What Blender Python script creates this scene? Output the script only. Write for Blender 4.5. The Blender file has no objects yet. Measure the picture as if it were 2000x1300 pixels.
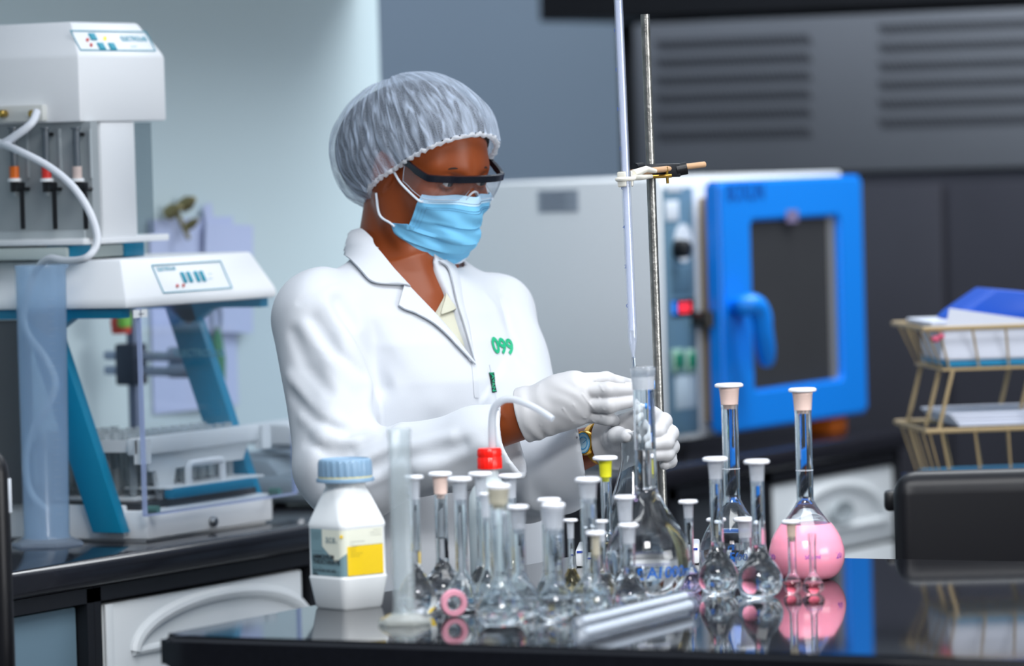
import bpy, bmesh, math, random
import numpy as np
from mathutils import Vector, Matrix

# ------------------------------------------------------------------ camera, world, lights
SC = bpy.context.scene
COL = SC.collection
FPX, PITCH, ROLL, TH = 9157.4, .0381728, .0291737, .5016941    # focal length in px (2000 wide), pitch, roll, heading
CAM = np.array([0., 0., 1.48])
FH = np.array([-math.sin(TH), math.cos(TH), 0.]); R0 = np.array([math.cos(TH), math.sin(TH), 0.]); UP = np.array([0., 0., 1.])
CF = math.cos(PITCH)*FH - math.sin(PITCH)*UP; U0 = math.sin(PITCH)*FH + math.cos(PITCH)*UP
CR = math.cos(ROLL)*R0 - math.sin(ROLL)*U0; CU = math.sin(ROLL)*R0 + math.cos(ROLL)*U0
cd = bpy.data.cameras.new('camera'); cam = bpy.data.objects.new('camera', cd); COL.objects.link(cam)
m = Matrix.Identity(4)
for i in range(3):
    m[i][0] = CR[i]; m[i][1] = CU[i]; m[i][2] = -CF[i]; m[i][3] = CAM[i]
cam.matrix_world = m
cd.sensor_width = 36; cd.lens = FPX/2000*36; cd.clip_start = .1; cd.clip_end = 60
cd.dof.use_dof = True; cd.dof.focus_distance = 6.45; cd.dof.aperture_fstop = 3.4
SC.camera = cam
SC.view_settings.view_transform = 'Standard'; SC.view_settings.look = 'None'
SC.view_settings.exposure = 0.0; SC.view_settings.gamma = 1; SC.view_settings.use_curve_mapping = False
SC.cycles.max_bounces = 18; SC.cycles.transmission_bounces = 16; SC.cycles.transparent_max_bounces = 24
SC.cycles.glossy_bounces = 6; SC.cycles.diffuse_bounces = 3; SC.cycles.sample_clamp_indirect = 4
SC.cycles.use_denoising = True

W = bpy.data.worlds.new('world'); SC.world = W; W.use_nodes = True
bg = W.node_tree.nodes['Background']; bg.inputs[1].default_value = 1
_t = W.node_tree.nodes.new('ShaderNodeTexCoord'); _s = W.node_tree.nodes.new('ShaderNodeSeparateXYZ'); _r = W.node_tree.nodes.new('ShaderNodeValToRGB')
W.node_tree.links.new(_t.outputs['Generated'], _s.inputs[0]); W.node_tree.links.new(_s.outputs['Z'], _r.inputs[0]); W.node_tree.links.new(_r.outputs[0], bg.inputs[0])
_r.color_ramp.elements[0].position = 0.0; _r.color_ramp.elements[0].color = (.07, .08, .10, 1)
_r.color_ramp.elements[1].position = .5; _r.color_ramp.elements[1].color = (.62, .72, .86, 1)
_e = _r.color_ramp.elements.new(.18); _e.color = (.16, .19, .235, 1)

def area(name, loc, target, sx, sy, power, color=(1, 1, 1), spread=180):
    l = bpy.data.lights.new(name, 'AREA'); l.shape = 'RECTANGLE'; l.size = sx; l.size_y = sy; l.energy = power; l.color = color
    l.spread = math.radians(spread)
    o = bpy.data.objects.new(name, l); COL.objects.link(o); o.location = loc
    o.rotation_euler = (Vector(target)-Vector(loc)).to_track_quat('-Z', 'Y').to_euler()
    return o
area('right_key_light', (1.15, 5.0, 1.80), (-3.6, 6.1, 1.05), 2.0, 1.1, 38, (.98, .99, 1), 120)  # unseen key light from the right, set in an added window
area('overhead_light', (-2.3, 5.2, 2.85), (-2.7, 5.6, 0), 1.6, .8, 21, (1, 1, 1), 130)
area('overhead_light', (-1.9, 3.6, 2.3), (-2.75, 5.35, .9), .6, .4, 3.6, (1, 1, 1), 54)  # added narrow fill on bench and coat, no room fitting
area('overhead_light', (-3.2, 8.2, 2.85), (-3.8, 8.8, 0), 1.6, .8, 44, (.95, .98, 1), 160)  # added fill to brighten the oven, steel cabinet and far wall
area('overhead_light', (-5.6, 9.3, 2.85), (-5.3, 10.6, 1.2), 1.0, .6, 4.5, (.92, .96, 1), 150)  # added fill to brighten the slate back wall

# ------------------------------------------------------------------ helpers
def ray(px, py): return CF + (px-1000)/FPX*CR + (650-py)/FPX*CU
def onz(px, py, z=.91):
    r = ray(px, py); return CAM + r*((z-CAM[2])/r[2])
def onx(px, py, x):
    r = ray(px, py); return CAM + r*(x/r[0])
def ony(px, py, y):
    r = ray(px, py); return CAM + r*(y/r[1])
def ond(px, py, d): return CAM + ray(px, py)*d
def sc_at(P): return FPX/float((np.asarray(P)-CAM)@CF)

def lin(c):
    if isinstance(c, str): c = tuple(int(c[i:i+2], 16)/255 for i in (0, 2, 4))
    return tuple((v/12.92 if v <= .04045 else ((v+.055)/1.055)**2.4) for v in c) + (1,)

MATS = {}
def mat(name, color='ffffff', rough=.5, metal=0, noise=0, nscale=8, bump=0, bscale=60, spec=.5, coat=0, sss=0, emit=None, estr=0, trans=0, ior=1.45, stretch=None, sheen=0):
    if name in MATS: return MATS[name]
    M = bpy.data.materials.new(name); M.use_nodes = True; nt = M.node_tree; b = nt.nodes['Principled BSDF']
    c = lin(color)
    b.inputs['Base Color'].default_value = c; b.inputs['Roughness'].default_value = rough; b.inputs['Metallic'].default_value = metal
    b.inputs['Specular IOR Level'].default_value = spec; b.inputs['Coat Weight'].default_value = coat; b.inputs['Coat Roughness'].default_value = .05
    b.inputs['Transmission Weight'].default_value = trans; b.inputs['IOR'].default_value = ior
    b.inputs['Sheen Weight'].default_value = sheen
    if sss:
        b.inputs['Subsurface Weight'].default_value = sss; b.inputs['Subsurface Radius'].default_value = (.6, .3, .2); b.inputs['Subsurface Scale'].default_value = .012
    if emit: b.inputs['Emission Color'].default_value = lin(emit); b.inputs['Emission Strength'].default_value = estr
    if noise or bump:
        tc = nt.nodes.new('ShaderNodeTexCoord')
        src = tc.outputs['Object']
        if stretch:
            mp = nt.nodes.new('ShaderNodeMapping'); mp.inputs['Scale'].default_value = stretch; nt.links.new(src, mp.inputs[0]); src = mp.outputs[0]
    if noise:
        n = nt.nodes.new('ShaderNodeTexNoise'); n.inputs['Scale'].default_value = nscale; n.inputs['Detail'].default_value = 5
        nt.links.new(src, n.inputs['Vector'])
        mx = nt.nodes.new('ShaderNodeMix'); mx.data_type = 'RGBA'
        mx.inputs[6].default_value = tuple(max(0, v*(1-noise)) for v in c[:3])+(1,); mx.inputs[7].default_value = tuple(min(1, v*(1+noise)) for v in c[:3])+(1,)
        nt.links.new(n.outputs['Fac'], mx.inputs[0]); nt.links.new(mx.outputs[2], b.inputs['Base Color'])
    if bump:
        n2 = nt.nodes.new('ShaderNodeTexNoise'); n2.inputs['Scale'].default_value = bscale; n2.inputs['Detail'].default_value = 3
        nt.links.new(src, n2.inputs['Vector'])
        bp = nt.nodes.new('ShaderNodeBump'); bp.inputs['Strength'].default_value = bump; bp.inputs['Distance'].default_value = .004
        nt.links.new(n2.outputs['Fac'], bp.inputs['Height']); nt.links.new(bp.outputs[0], b.inputs['Normal'])
    MATS[name] = M; return M

def glass(name, color=(1, 1, 1, 1), ior=1.47, rough=0.0):
    if name in MATS: return MATS[name]
    M = bpy.data.materials.new(name); M.use_nodes = True; nt = M.node_tree; nt.nodes.clear()
    o = nt.nodes.new('ShaderNodeOutputMaterial'); g = nt.nodes.new('ShaderNodeBsdfGlass')
    g.inputs['Color'].default_value = color; g.inputs['IOR'].default_value = ior; g.inputs['Roughness'].default_value = rough
    nt.links.new(g.outputs[0], o.inputs[0]); MATS[name] = M; return M

def pane(name, tint=(1, 1, 1, 1), body='ffffff', amount=.05, rough=.02, ior=1.5, transl=False):
    """thin clear sheet: transparent, a little of its own colour, fresnel reflection"""
    if name in MATS: return MATS[name]
    M = bpy.data.materials.new(name); M.use_nodes = True; nt = M.node_tree; nt.nodes.clear()
    o = nt.nodes.new('ShaderNodeOutputMaterial'); t = nt.nodes.new('ShaderNodeBsdfTransparent'); t.inputs[0].default_value = tint
    d = nt.nodes.new('ShaderNodeBsdfDiffuse'); d.inputs[0].default_value = lin(body)
    if transl:
        t2 = nt.nodes.new('ShaderNodeBsdfTranslucent'); t2.inputs[0].default_value = lin(body)
        ad = nt.nodes.new('ShaderNodeMixShader'); ad.inputs[0].default_value = .5
        nt.links.new(d.outputs[0], ad.inputs[1]); nt.links.new(t2.outputs[0], ad.inputs[2]); dd = ad.outputs[0]
    else: dd = d.outputs[0]
    mx = nt.nodes.new('ShaderNodeMixShader'); mx.inputs[0].default_value = amount
    nt.links.new(t.outputs[0], mx.inputs[1]); nt.links.new(dd, mx.inputs[2])
    g = nt.nodes.new('ShaderNodeBsdfGlossy'); g.inputs['Roughness'].default_value = rough
    lw = nt.nodes.new('ShaderNodeLayerWeight'); lw.inputs['Blend'].default_value = .5
    pw = nt.nodes.new('ShaderNodeMath'); pw.operation = 'POWER'; pw.inputs[1].default_value = 5; nt.links.new(lw.outputs['Facing'], pw.inputs[0])
    fr = nt.nodes.new('ShaderNodeMath'); fr.operation = 'MULTIPLY_ADD'; fr.inputs[1].default_value = .9; fr.inputs[2].default_value = ((ior-1)/(ior+1))**2; nt.links.new(pw.outputs[0], fr.inputs[0])
    m2 = nt.nodes.new('ShaderNodeMixShader'); nt.links.new(fr.outputs[0], m2.inputs[0])
    nt.links.new(mx.outputs[0], m2.inputs[1]); nt.links.new(g.outputs[0], m2.inputs[2]); nt.links.new(m2.outputs[0], o.inputs[0])
    MATS[name] = M; return M

class MB:
    def __init__(s): s.v = []; s.f = []
    def add(s, v, f):
        n = len(s.v); s.v += [tuple(map(float, p)) for p in v]; s.f += [tuple(i+n for i in q) for q in f]; return s
    def bm(s, bm):
        bm.verts.index_update(); s.add([v.co[:] for v in bm.verts], [[v.index for v in f.verts] for f in bm.faces]); bm.free(); return s
    def box(s, lo, hi, bev=0, seg=2, M=None):
        bm = bmesh.new(); bmesh.ops.create_cube(bm, size=1)
        lo = Vector(lo); hi = Vector(hi)
        for v in bm.verts: v.co = Vector(((lo[i]+hi[i])/2+v.co[i]*(hi[i]-lo[i]) for i in range(3)))
        if bev: bmesh.ops.bevel(bm, geom=bm.edges[:], offset=bev, segments=seg, affect='EDGES', profile=.5)
        if M: bm.transform(M)
        return s.bm(bm)
    def lathe(s, prof, n=40, c=(0, 0, 0), M=None):
        v = []; f = []; rings = []
        for r, z in prof:
            if r < 1e-6: rings.append([len(v)]); v.append((0, 0, z))
            else:
                rings.append(list(range(len(v), len(v)+n)))
                v += [(r*math.cos(2*math.pi*k/n), r*math.sin(2*math.pi*k/n), z) for k in range(n)]
        for a, b in zip(rings, rings[1:]):
            for k in range(n):
                k2 = (k+1) % n
                if len(a) == 1 and len(b) == 1: continue
                if len(a) == 1: f.append((a[0], b[k2], b[k]))
                elif len(b) == 1: f.append((a[k], a[k2], b[0]))
                else: f.append((a[k], a[k2], b[k2], b[k]))
        if M is not None: v = [(M @ Vector(p))[:] for p in v]
        v = [(p[0]+c[0], p[1]+c[1], p[2]+c[2]) for p in v]
        return s.add(v, f)
    def tube(s, pts, r, n=12, closed=False, caps=True, flat=1.0):
        pts = [Vector(p) for p in pts]; N = len(pts); rr = r if hasattr(r, '__len__') else [r]*N
        v = []; f = []; up = None
        for i, p in enumerate(pts):
            if closed: t = pts[(i+1) % N]-pts[i-1]
            else: t = pts[min(i+1, N-1)]-pts[max(i-1, 0)]
            t.normalize()
            if up is None:
                up = Vector((0, 0, 1)) if abs(t.z) < .9 else Vector((1, 0, 0))
            a = up-t*up.dot(t); a.normalize(); up = a; b = t.cross(a)
            for k in range(n):
                w = 2*math.pi*k/n; v.append((p+a*(math.cos(w)*rr[i])+b*(math.sin(w)*rr[i]*flat))[:])
        for i in range(N if closed else N-1):
            j = (i+1) % N
            for k in range(n): f.append((i*n+k, i*n+(k+1) % n, j*n+(k+1) % n, j*n+k))
        if caps and not closed: f.append(tuple(range(n-1, -1, -1))); f.append(tuple((N-1)*n+k for k in range(n)))
        return s.add(v, f)
    def prism(s, poly, a, b, axis='y', bev=0):
        """polygon in the other two axes, extruded from a to b along axis"""
        def P(u, w, t): return {'y': (u, t, w), 'x': (t, u, w), 'z': (u, w, t)}[axis]
        bm = bmesh.new(); A = [bm.verts.new(P(u, w, a)) for u, w in poly]; B = [bm.verts.new(P(u, w, b)) for u, w in poly]; n = len(poly)
        bm.faces.new(A[::-1]); bm.faces.new(B)
        for i in range(n): bm.faces.new((A[i], A[(i+1) % n], B[(i+1) % n], B[i]))
        bmesh.ops.recalc_face_normals(bm, faces=bm.faces[:])
        if bev: bmesh.ops.bevel(bm, geom=bm.edges[:], offset=bev, segments=2, affect='EDGES', profile=.5)
        return s.bm(bm)
    def tf(s, M):
        s.v = [(M @ Vector(p))[:] for p in s.v]; return s
    def build(s, name, material, parent=None, smooth=35, origin=None):
        v = s.v
        if origin is not None: v = [(p[0]-origin[0], p[1]-origin[1], p[2]-origin[2]) for p in v]
        me = bpy.data.meshes.new(name); me.from_pydata(v, [], s.f); me.update()
        bm = bmesh.new(); bm.from_mesh(me); bmesh.ops.recalc_face_normals(bm, faces=bm.faces[:]); bm.to_mesh(me); bm.free()
        me.polygons.foreach_set('use_smooth', [True]*len(me.polygons))
        if smooth < 180: me.set_sharp_from_angle(angle=math.radians(smooth))
        me.materials.append(material)
        o = bpy.data.objects.new(name, me); COL.objects.link(o)
        if origin is not None and parent is None: o.location = origin
        if parent: o.parent = parent
        return o

def empty(name, loc=(0, 0, 0), rz=0):
    o = bpy.data.objects.new(name, None); o.empty_display_size = .05; COL.objects.link(o); o.location = tuple(map(float, loc)); o.rotation_euler = (0, 0, rz); return o
def tag(o, label, cat, group=None, kind=None):
    o['label'] = label; o['category'] = cat
    if group: o['group'] = group
    if kind: o['kind'] = kind
    return o
def struct(o, label=None):
    o['kind'] = 'structure'
    if label: o['label'] = label
    return o

def text_mesh(s, size=1.0, align='CENTER', bold=0):
    c = bpy.data.curves.new('t', 'FONT'); c.body = s; c.size = size; c.align_x = align; c.align_y = 'CENTER'; c.resolution_u = 3; c.offset = bold*size
    o = bpy.data.objects.new('t', c); me = o.to_mesh()
    v = [tuple(p.co) for p in me.vertices]; f = [tuple(p.vertices) for p in me.polygons]
    o.to_mesh_clear(); bpy.data.objects.remove(o); bpy.data.curves.remove(c)
    return v, f
def text_plane(mb, s, size, o, ux, uy, align='CENTER', bold=0):
    v, f = text_mesh(s, size, align, bold); o = Vector(o); ux = Vector(ux).normalized(); uy = Vector(uy).normalized()
    mb.add([(o+ux*p[0]+uy*p[1])[:] for p in v], f)
def text_cyl(mb, s, size, rad, z, ang, bold=0, rfun=None):
    v, f = text_mesh(s, size, 'CENTER', bold); out = []
    for p in v:
        r = rfun(z+p[1]) if rfun else rad
        a = ang + p[0]/max(r, .004); out.append((r*math.cos(a), r*math.sin(a), z+p[1]))
    mb.add(out, f)
def spline(pts, n=8, closed=False):
    pts = [np.array(p, float) for p in pts]; N = len(pts); out = []
    for i in range(N if closed else N-1):
        p0 = pts[(i-1) % N] if closed or i > 0 else 2*pts[0]-pts[1]; p1 = pts[i]; p2 = pts[(i+1) % N]
        p3 = pts[(i+2) % N] if closed or i+2 < N else 2*pts[-1]-pts[-2]
        for k in range(n):
            t = k/n; out.append(.5*((2*p1)+(-p0+p2)*t+(2*p0-5*p1+4*p2-p3)*t*t+(-p0+3*p1-3*p2+p3)*t**3))
    if not closed: out.append(pts[-1])
    return out

TOCAM = math.atan2(-FH[1], -FH[0])     # direction from the bench to the photographer
# ------------------------------------------------------------------ shared materials
GRANITE = mat('black_granite', '121318', .045, noise=.5, nscale=160, spec=.5)
GRANITE_B = mat('black_granite_rough', '23232a', .28, noise=.35, nscale=120)
DARKWOOD = mat('black_carcass', '15161b', .45, noise=.3, nscale=14)
DOORW = mat('white_door_lacquer', 'e6eaec', .35, noise=.02, nscale=5)
WHITEP = mat('white_powder_coat', 'f4f6f8', .38, noise=.015, nscale=6)
GREYP = mat('light_grey_plastic', 'b9c1c4', .45, noise=.02)
TEAL = mat('teal_painted_steel', '0a87ad', .35, noise=.04, nscale=7)
STEEL = mat('brushed_steel', '8f9499', .32, 1, noise=.08, nscale=40, stretch=(1, 1, 12))
CHROME = mat('chrome', 'd8dbe0', .12, 1, noise=.03)
BLACKP = mat('black_plastic', '111216', .4, noise=.1)
GLASS = glass('borosilicate_glass', (.97, .99, 1, 1), 1.47)
WATER = glass('water', (.985, .995, 1, 1), 1.37)
ACRYL = pane('clear_acrylic', (.95, .97, .99, 1), 'cfdcf0', .015)

# ------------------------------------------------------------------ setting
XW, XE = -4.47, -3.81                 # wall plane, counter edge
YEND = 7.66                           # where the pale wall stops
wl = mat('pale_green_grey_paint', 'c6d8de', .55, noise=.025, nscale=1.5)
wb = mat('slate_blue_paint', 'a9bbcc', .6, noise=.06, nscale=1.2)
b = MB(); b.box((XW-.14, 2.6, 0), (XW, YEND, 2.9)); struct(b.build('wall_left', wl))
b = MB(); b.box((-8.2, 10.6, 0), (2.4, 10.75, 2.9)); struct(b.build('wall_back', wb))
b = MB(); b.box((-8.2, -1.0, -.06), (2.4, 10.75, 0)); struct(b.build('floor', mat('grey_floor_tile', '777b7e', .3, noise=.08, nscale=6)))
# unseen right-hand wall; its window is added to go with the key light
b = MB()
b.box((1.3, 2.0, 0), (1.45, 10.6, .85)); b.box((1.3, 2.0, 2.65), (1.45, 10.6, 2.9)); b.box((1.3, 2.0, .85), (1.45, 3.4, 2.65)); b.box((1.3, 6.6, .85), (1.45, 10.6, 2.65))
struct(b.build('wall_right', mat('cream_paint', 'c9cdc8', .6, noise=.02)))
b = MB()
for y in (3.42, 4.98, 6.54): b.box((1.33, y-.03, .85), (1.4, y+.03, 2.65))
for z in (.88, 2.62): b.box((1.33, 3.4, z-.03), (1.4, 6.6, z+.03))
struct(b.build('added_window_1', mat('white_window_frame', 'e8eaea', .4)))

g = MB(); g.box((XW+.002, 4.8, 1.85), (XW+.34, 7.6, 2.62), .004); o = g.build('wall_shade_slab', mat('shade_slab_grey', '8b9499', .5, noise=.03)); tag(o, 'grey wall cupboard above the long counter, unseen, added to shade the wall', 'slab')  # unseen box added to darken the top of the pale wall
# ------------------------------------------------------------------ long counter along the pale wall
b = MB(); b.box((XW, 4.2, .868), (XE, 8.58, .91), .012, 3); top = b.build('counter_worktop', mat('dark_granite_counter', '1d1d23', .12, noise=.5, nscale=140))
tag(top, 'long dark granite worktop running along the pale wall under the machines', 'worktop')
def arch_door(name, y0, y1, z0, z1, parent, handle=True):
    x = XE-.02
    d = MB(); d.box((x-.02, y0, z0), (x, y1, z1), .004)
    o = d.build(name, DOORW, parent)
    t = MB(); w = y1-y0; h = z1-z0
    e = .028
    for a, c in (((y0+e, z0+e), (y0+e, z1-e)), ((y1-e, z0+e), (y1-e, z1-e)), ((y0+e, z1-e), (y1-e, z1-e)), ((y0+e, z0+e), (y1-e, z0+e))):
        t.tube([(x, a[0], a[1]), (x, c[0], c[1])], .0035, 8)
    return o
def raised_arch(y0, y1, zb, ht, parent):
    x = XE-.02; yc = (y0+y1)/2; r = (y1-y0)/2
    t = MB(); pts = [(x, yc-r*math.cos(k/24*math.pi), zb+ht*math.sin(k/24*math.pi)) for k in range(25)]
    t.tube(pts, .011, 10); t.build('arch_moulding', DOORW, parent)
    t = MB(); t.tube([(x, y0-.005, zb), (x, y1+.005, zb)], .007, 8); t.build('sill_moulding', DOORW, parent)
def cabinet(label, y0, y1, door=None, panel=None, lower=None, arch=None, handle=None):
    r = empty('base_cabinet', ((XW+XE)/2, (y0+y1)/2, 0)); tag(r, label, 'cabinet', 'base cabinets under the counter')
    g = MB(); xf = XE-.045
    g.box((XW+.01, y0, .06), (xf, y1, .866)); g.tf(Matrix.Translation(-r.location)); g.build('carcass', DARKWOOD, r)
    g = MB(); xo = XE-.04
    g.box((xo, y0, .845), (XE-.012, y1, .867)); g.box((xo, y0, .06), (XE-.012, y0+.018, .866)); g.box((xo, y1-.018, .06), (XE-.012, y1, .866)); g.tf(Matrix.Translation(-r.location)); g.build('face_frame', DARKWOOD, r)
    def fix(o): o.location = -r.location
    if door:
        a0, a1, z0 = door; o = arch_door('door', a0, a1, z0, .838, r); fix(o)
        t = MB()
        x = XE-.02
        for e in (.0,):
            t.box((x-.001, a0+.0, z0), (x+.004, a0+.02, .838), .002)
        q = t.build('door_edge', DOORW, o)
        if arch: raised_arch(arch[0], arch[1], arch[2], arch[3], o)
        if handle:
            t = MB(); t.lathe([(0, -.004), (.05, -.004), (.058, .002), (.05, .008), (.03, .004), (0, .003)], 28, M=Matrix.Translation((x+.002, handle[0], handle[1])) @ Matrix.Rotation(math.pi/2, 4, 'Y') @ Matrix.Diagonal((.42, 1, 1, 1)))
            hh = t.build('handle', mat('grey_handle', 'a7afb3', .4), o)
    if panel:
        a0, a1, c = panel; t = MB(); t.box((XE-.043, a0, .08), (XE-.03, a1, .84), .003); q = t.build('panel', c, r); fix(q)
    if lower:
        a0, a1, z1 = lower; t = MB(); t.box((XE-.04, a0, .08), (XE-.02, a1, z1), .004); q = t.build('lower_door', DOORW, r); fix(q)
    return r
def ycut(px, py): return float(onx(px, py, XE-.02)[1])
yA, yB = ycut(203, 1200), ycut(592, 1180)
yC = ycut(160, 1200)
PANELG = mat('blue_grey_panel', '6d8797', .5, noise=.05, nscale=3)
cabinet('cabinet with a plain blue grey panel at the left end of the counter', 4.2, yC+.02, panel=(4.23, yC, PANELG))
cabinet('white cabinet with an arched moulding under the glass-fronted machine', yC+.021, yB+.03, door=(yA, yB, .1), arch=(ycut(262, 1265), 2*ycut(432, 1158)-ycut(262, 1265), float(onx(262, 1272, XE-.02)[2]), float(onx(432, 1158, XE-.02)[2]-onx(262, 1272, XE-.02)[2])))
y1 = ycut(1312, 1000); y2 = ycut(1488, 1000); y3 = ycut(1497, 950); y4 = ycut(1745, 950)
cabinet('dark panelled cabinet behind the standing person', yB+.031, y1-.01, panel=(yB+.06, y1-.03, DARKWOOD))
cabinet('dark grey panelled cabinet below the blue oven', y1-.009, (y2+y3)/2, panel=(y1+.01, y2, mat('dark_grey_panel', '3c3f44', .5, noise=.05)))
zh = float(onx(1640, 1045, XE-.02)[2])
cabinet('white cabinet with arched door at the right end of the counter', (y2+y3)/2+.001, 8.56, door=(y3, y4, float(onx(1700, 1060, XE-.02)[2])), lower=(y3, y4, float(onx(1700, 1068, XE-.02)[2])), arch=(y3+.09, y4-.05, float(onx(1620, 1035, XE-.02)[2]), .085), handle=(ycut(1640, 1000), float(onx(1640, 1000, XE-.02)[2])))

# ------------------------------------------------------------------ glass-fronted rack machine on the counter
def P2(px, py, x): q = onx(px, py, x); return float(q[1]), float(q[2])
XM = -3.885
r = empty('rack_processor', (XM, 5.93, .91)); tag(r, 'white rack machine with clear front panel and slanting teal side struts', 'lab machine')
O = r.location
def frustum(mb, x0, x1, y0, y1, z0, zl, z1, dx, dy):
    """box with a vertical lip and a bevelled top (front and both sides)"""
    lv = [(x0, x1, y0, y1, z0), (x0, x1, y0, y1, zl), (x0, x1-dx, y0+dy, y1-dy, z1)]
    v = []
    for a0, a1, c0, c1, z in lv: v += [(a0, c0, z), (a1, c0, z), (a1, c1, z), (a0, c1, z)]
    f = [(3, 2, 1, 0), (8, 9, 10, 11)]
    for k in range(2):
        for i in range(4): f.append((k*4+i, k*4+(i+1) % 4, k*4+4+(i+1) % 4, k*4+4+i))
    bm = bmesh.new(); vs = [bm.verts.new(p) for p in v]
    for q in f: bm.faces.new([vs[i] for i in q])
    bmesh.ops.recalc_face_normals(bm, faces=bm.faces[:])
    bmesh.ops.bevel(bm, geom=bm.edges[:], offset=.004, segments=2, affect='EDGES', profile=.5)
    mb.bm(bm)
XB = -4.40
g = MB(); g.box((XB, 5.922, .914), (XM, 6.283, .957), .004); g.box((XB, 5.918, .914), (XM-.04, 5.93, .966), .003); g.box((XB, 6.275, .914), (XM-.04, 6.287, .966), .003); g.box((XB+.01, 5.93, .910), (XM-.01, 6.275, .915))
base = g.build('base', WHITEP, r, origin=O)
g = MB(); y, z = P2(413, 1018, XM)
g.lathe([(0, 0), (.008, 0), (.009, .004), (.006, .008), (0, .009)], 20, M=Matrix.Translation((XM+.001, y, z)) @ Matrix.Rotation(math.pi/2, 4, 'Y')); g.build('lock', STEEL, r, origin=O)
g = MB(); frustum(g, XB, XM, 5.883, 6.315, 1.265, 1.278, 1.338, .028, .03); hood = g.build('hood', WHITEP, r, origin=O)
# control panel on the sloping hood front
def slope_frame(y, t, x_lo, z_lo, x_hi, z_hi, off=.0012):
    n = Vector((z_hi-z_lo, 0, x_lo-x_hi)).normalized()
    return Vector((x_lo+(x_hi-x_lo)*t, y, z_lo+(z_hi-z_lo)*t))+n*off
TXT_TEAL = mat('teal_print', '2aa0b8', .5); PANELW = mat('panel_white', 'f7fafb', .3); TXT_DK = mat('dark_print', '2b3138', .6)
def panel_outline(mb, y0, y1, t0, t1, A, w=.0016):
    def q(y, t): return slope_frame(y, t, *A)
    for a, c in (((y0, t0), (y1, t0)), ((y1, t0), (y1, t1)), ((y1, t1), (y0, t1)), ((y0, t1), (y0, t0))):
        mb.tube([q(*a), q(*c)], w*.5, 6)
A1 = (XM, 1.278, XM-.028, 1.338)
g = MB(); panel_outline(g, 5.99, 6.185, .10, .80, A1)
nrm = Vector((0, .0, 1)); tv = (slope_frame(0, 1, *A1)-slope_frame(0, 0, *A1)).normalized()
def slope_text(mb, s, size, y, t, A, align='CENTER', bold=.02): text_plane(mb, s, size, slope_frame(y, t, *A), (0, 1, 0), (slope_frame(0, 1, *A)-slope_frame(0, 0, *A)), align, bold)
slope_text(g, 'ELECTROLAB', .0085, 6.0, .69, A1, 'LEFT'); slope_text(g, '-----', .006, 6.135, .50, A1, 'LEFT'); slope_text(g, '-------', .006, 6.128, .38, A1, 'LEFT')
for i, y in enumerate((6.063, 6.080, 6.101, 6.117)):
    q = slope_frame(y, .45, *A1); 
    g.box((-.0012, -.0045, -.009), (.0012, .0045, .009), .0008, M=Matrix.Translation(q) @ Matrix.Rotation(-math.atan2(.028, .06), 4, 'Y'))
g.build('control_panel', TXT_TEAL, hood, origin=O)
g = MB()
for y, t in ((6.035, .25), (6.052, .25)): g.lathe([(0, 0), (.003, 0), (.002, .002), (0, .002)], 12, M=Matrix.Translation(slope_frame(y, t, *A1)) @ Matrix.Rotation(math.pi/2, 4, 'Y'))
g.build('indicator_light', mat('red_lamp', 'e0453a', .3), hood, origin=O)
# struts
def strut(y0, y1):
    g = MB(); g.prism([(-3.966, .926), (-3.911, .926), (-4.030, 1.262), (-4.085, 1.262)], y0, y1, 'y', .002)
    g.prism([(-3.90, 1.250), (-3.90, 1.265), (-4.36, 1.265), (-4.36, 1.250)], y0, y1, 'y', .001)
    g.prism([(-3.99, 1.251), (-4.036, 1.222), (-4.075, 1.251)], y0, y1, 'y', .0008)
    return g
s1 = strut(5.893, 5.915); s1.build('strut', TEAL, r, origin=O)
s2 = strut(6.290, 6.312); s2 = s2.build('strut', TEAL, r, origin=O)
g = MB(); c = Vector((-4.0, 6.2885, 1.13)); text_plane(g, 'ELECTROLAB', .016, (-4.018, 6.2892, 1.178), (1, 0, 0), (0, 0, 1), bold=.02); g.build('lettering', mat('pale_print', '79c3d8', .5), s2, origin=O)
g = MB(); g.box((-4.398, 5.899, .968), (-4.075, 5.905, 1.249)); g.build('side_panel', mat('smoke_grey_panel', '55585c', .4), r, origin=O)
# clear front and side panes
g = MB(); g.box((-3.864, 5.884, .955), (-3.861, 6.314, 1.266)); gl = g.build('front_panel', ACRYL, r, origin=O)
EDGE = pane('acrylic_edge', (.8, .86, 1, 1), 'c9d6f7', .55)
g = MB(); g.box((-3.8665, 5.881, .955), (-3.8595, 5.8845, 1.266)); g.box((-3.8665, 6.3135, .955), (-3.8595, 6.3172, 1.266)); g.box((-3.8665, 5.881, .953), (-3.8595, 6.317, .956)); g.build('panel_edge', EDGE, gl, origin=O)
g = MB(); 
for y in (5.926, 6.276): g.lathe([(0, 0), (.006, 0), (.006, .018), (0, .02)], 14, M=Matrix.Translation((-3.885, y, .960)) @ Matrix.Rotation(math.pi/2, 4, 'Y'))
g.build('hinge', mat('green_grey_hinge', '5d8a80', .4), gl, origin=O)
g = MB(); y, z = P2(277, 612, -3.858); g.box((-3.8605, y-.020, z-.006), (-3.8595, y+.018, z+.006)); tg = g.build('sticker', PANELW, gl, origin=O)
g = MB(); text_plane(g, '-----', .009, (-3.8592, y, z), (0, 1, 0), (0, 0, 1), bold=.02); g.build('sticker_print', TXT_DK, tg, origin=O)
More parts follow.
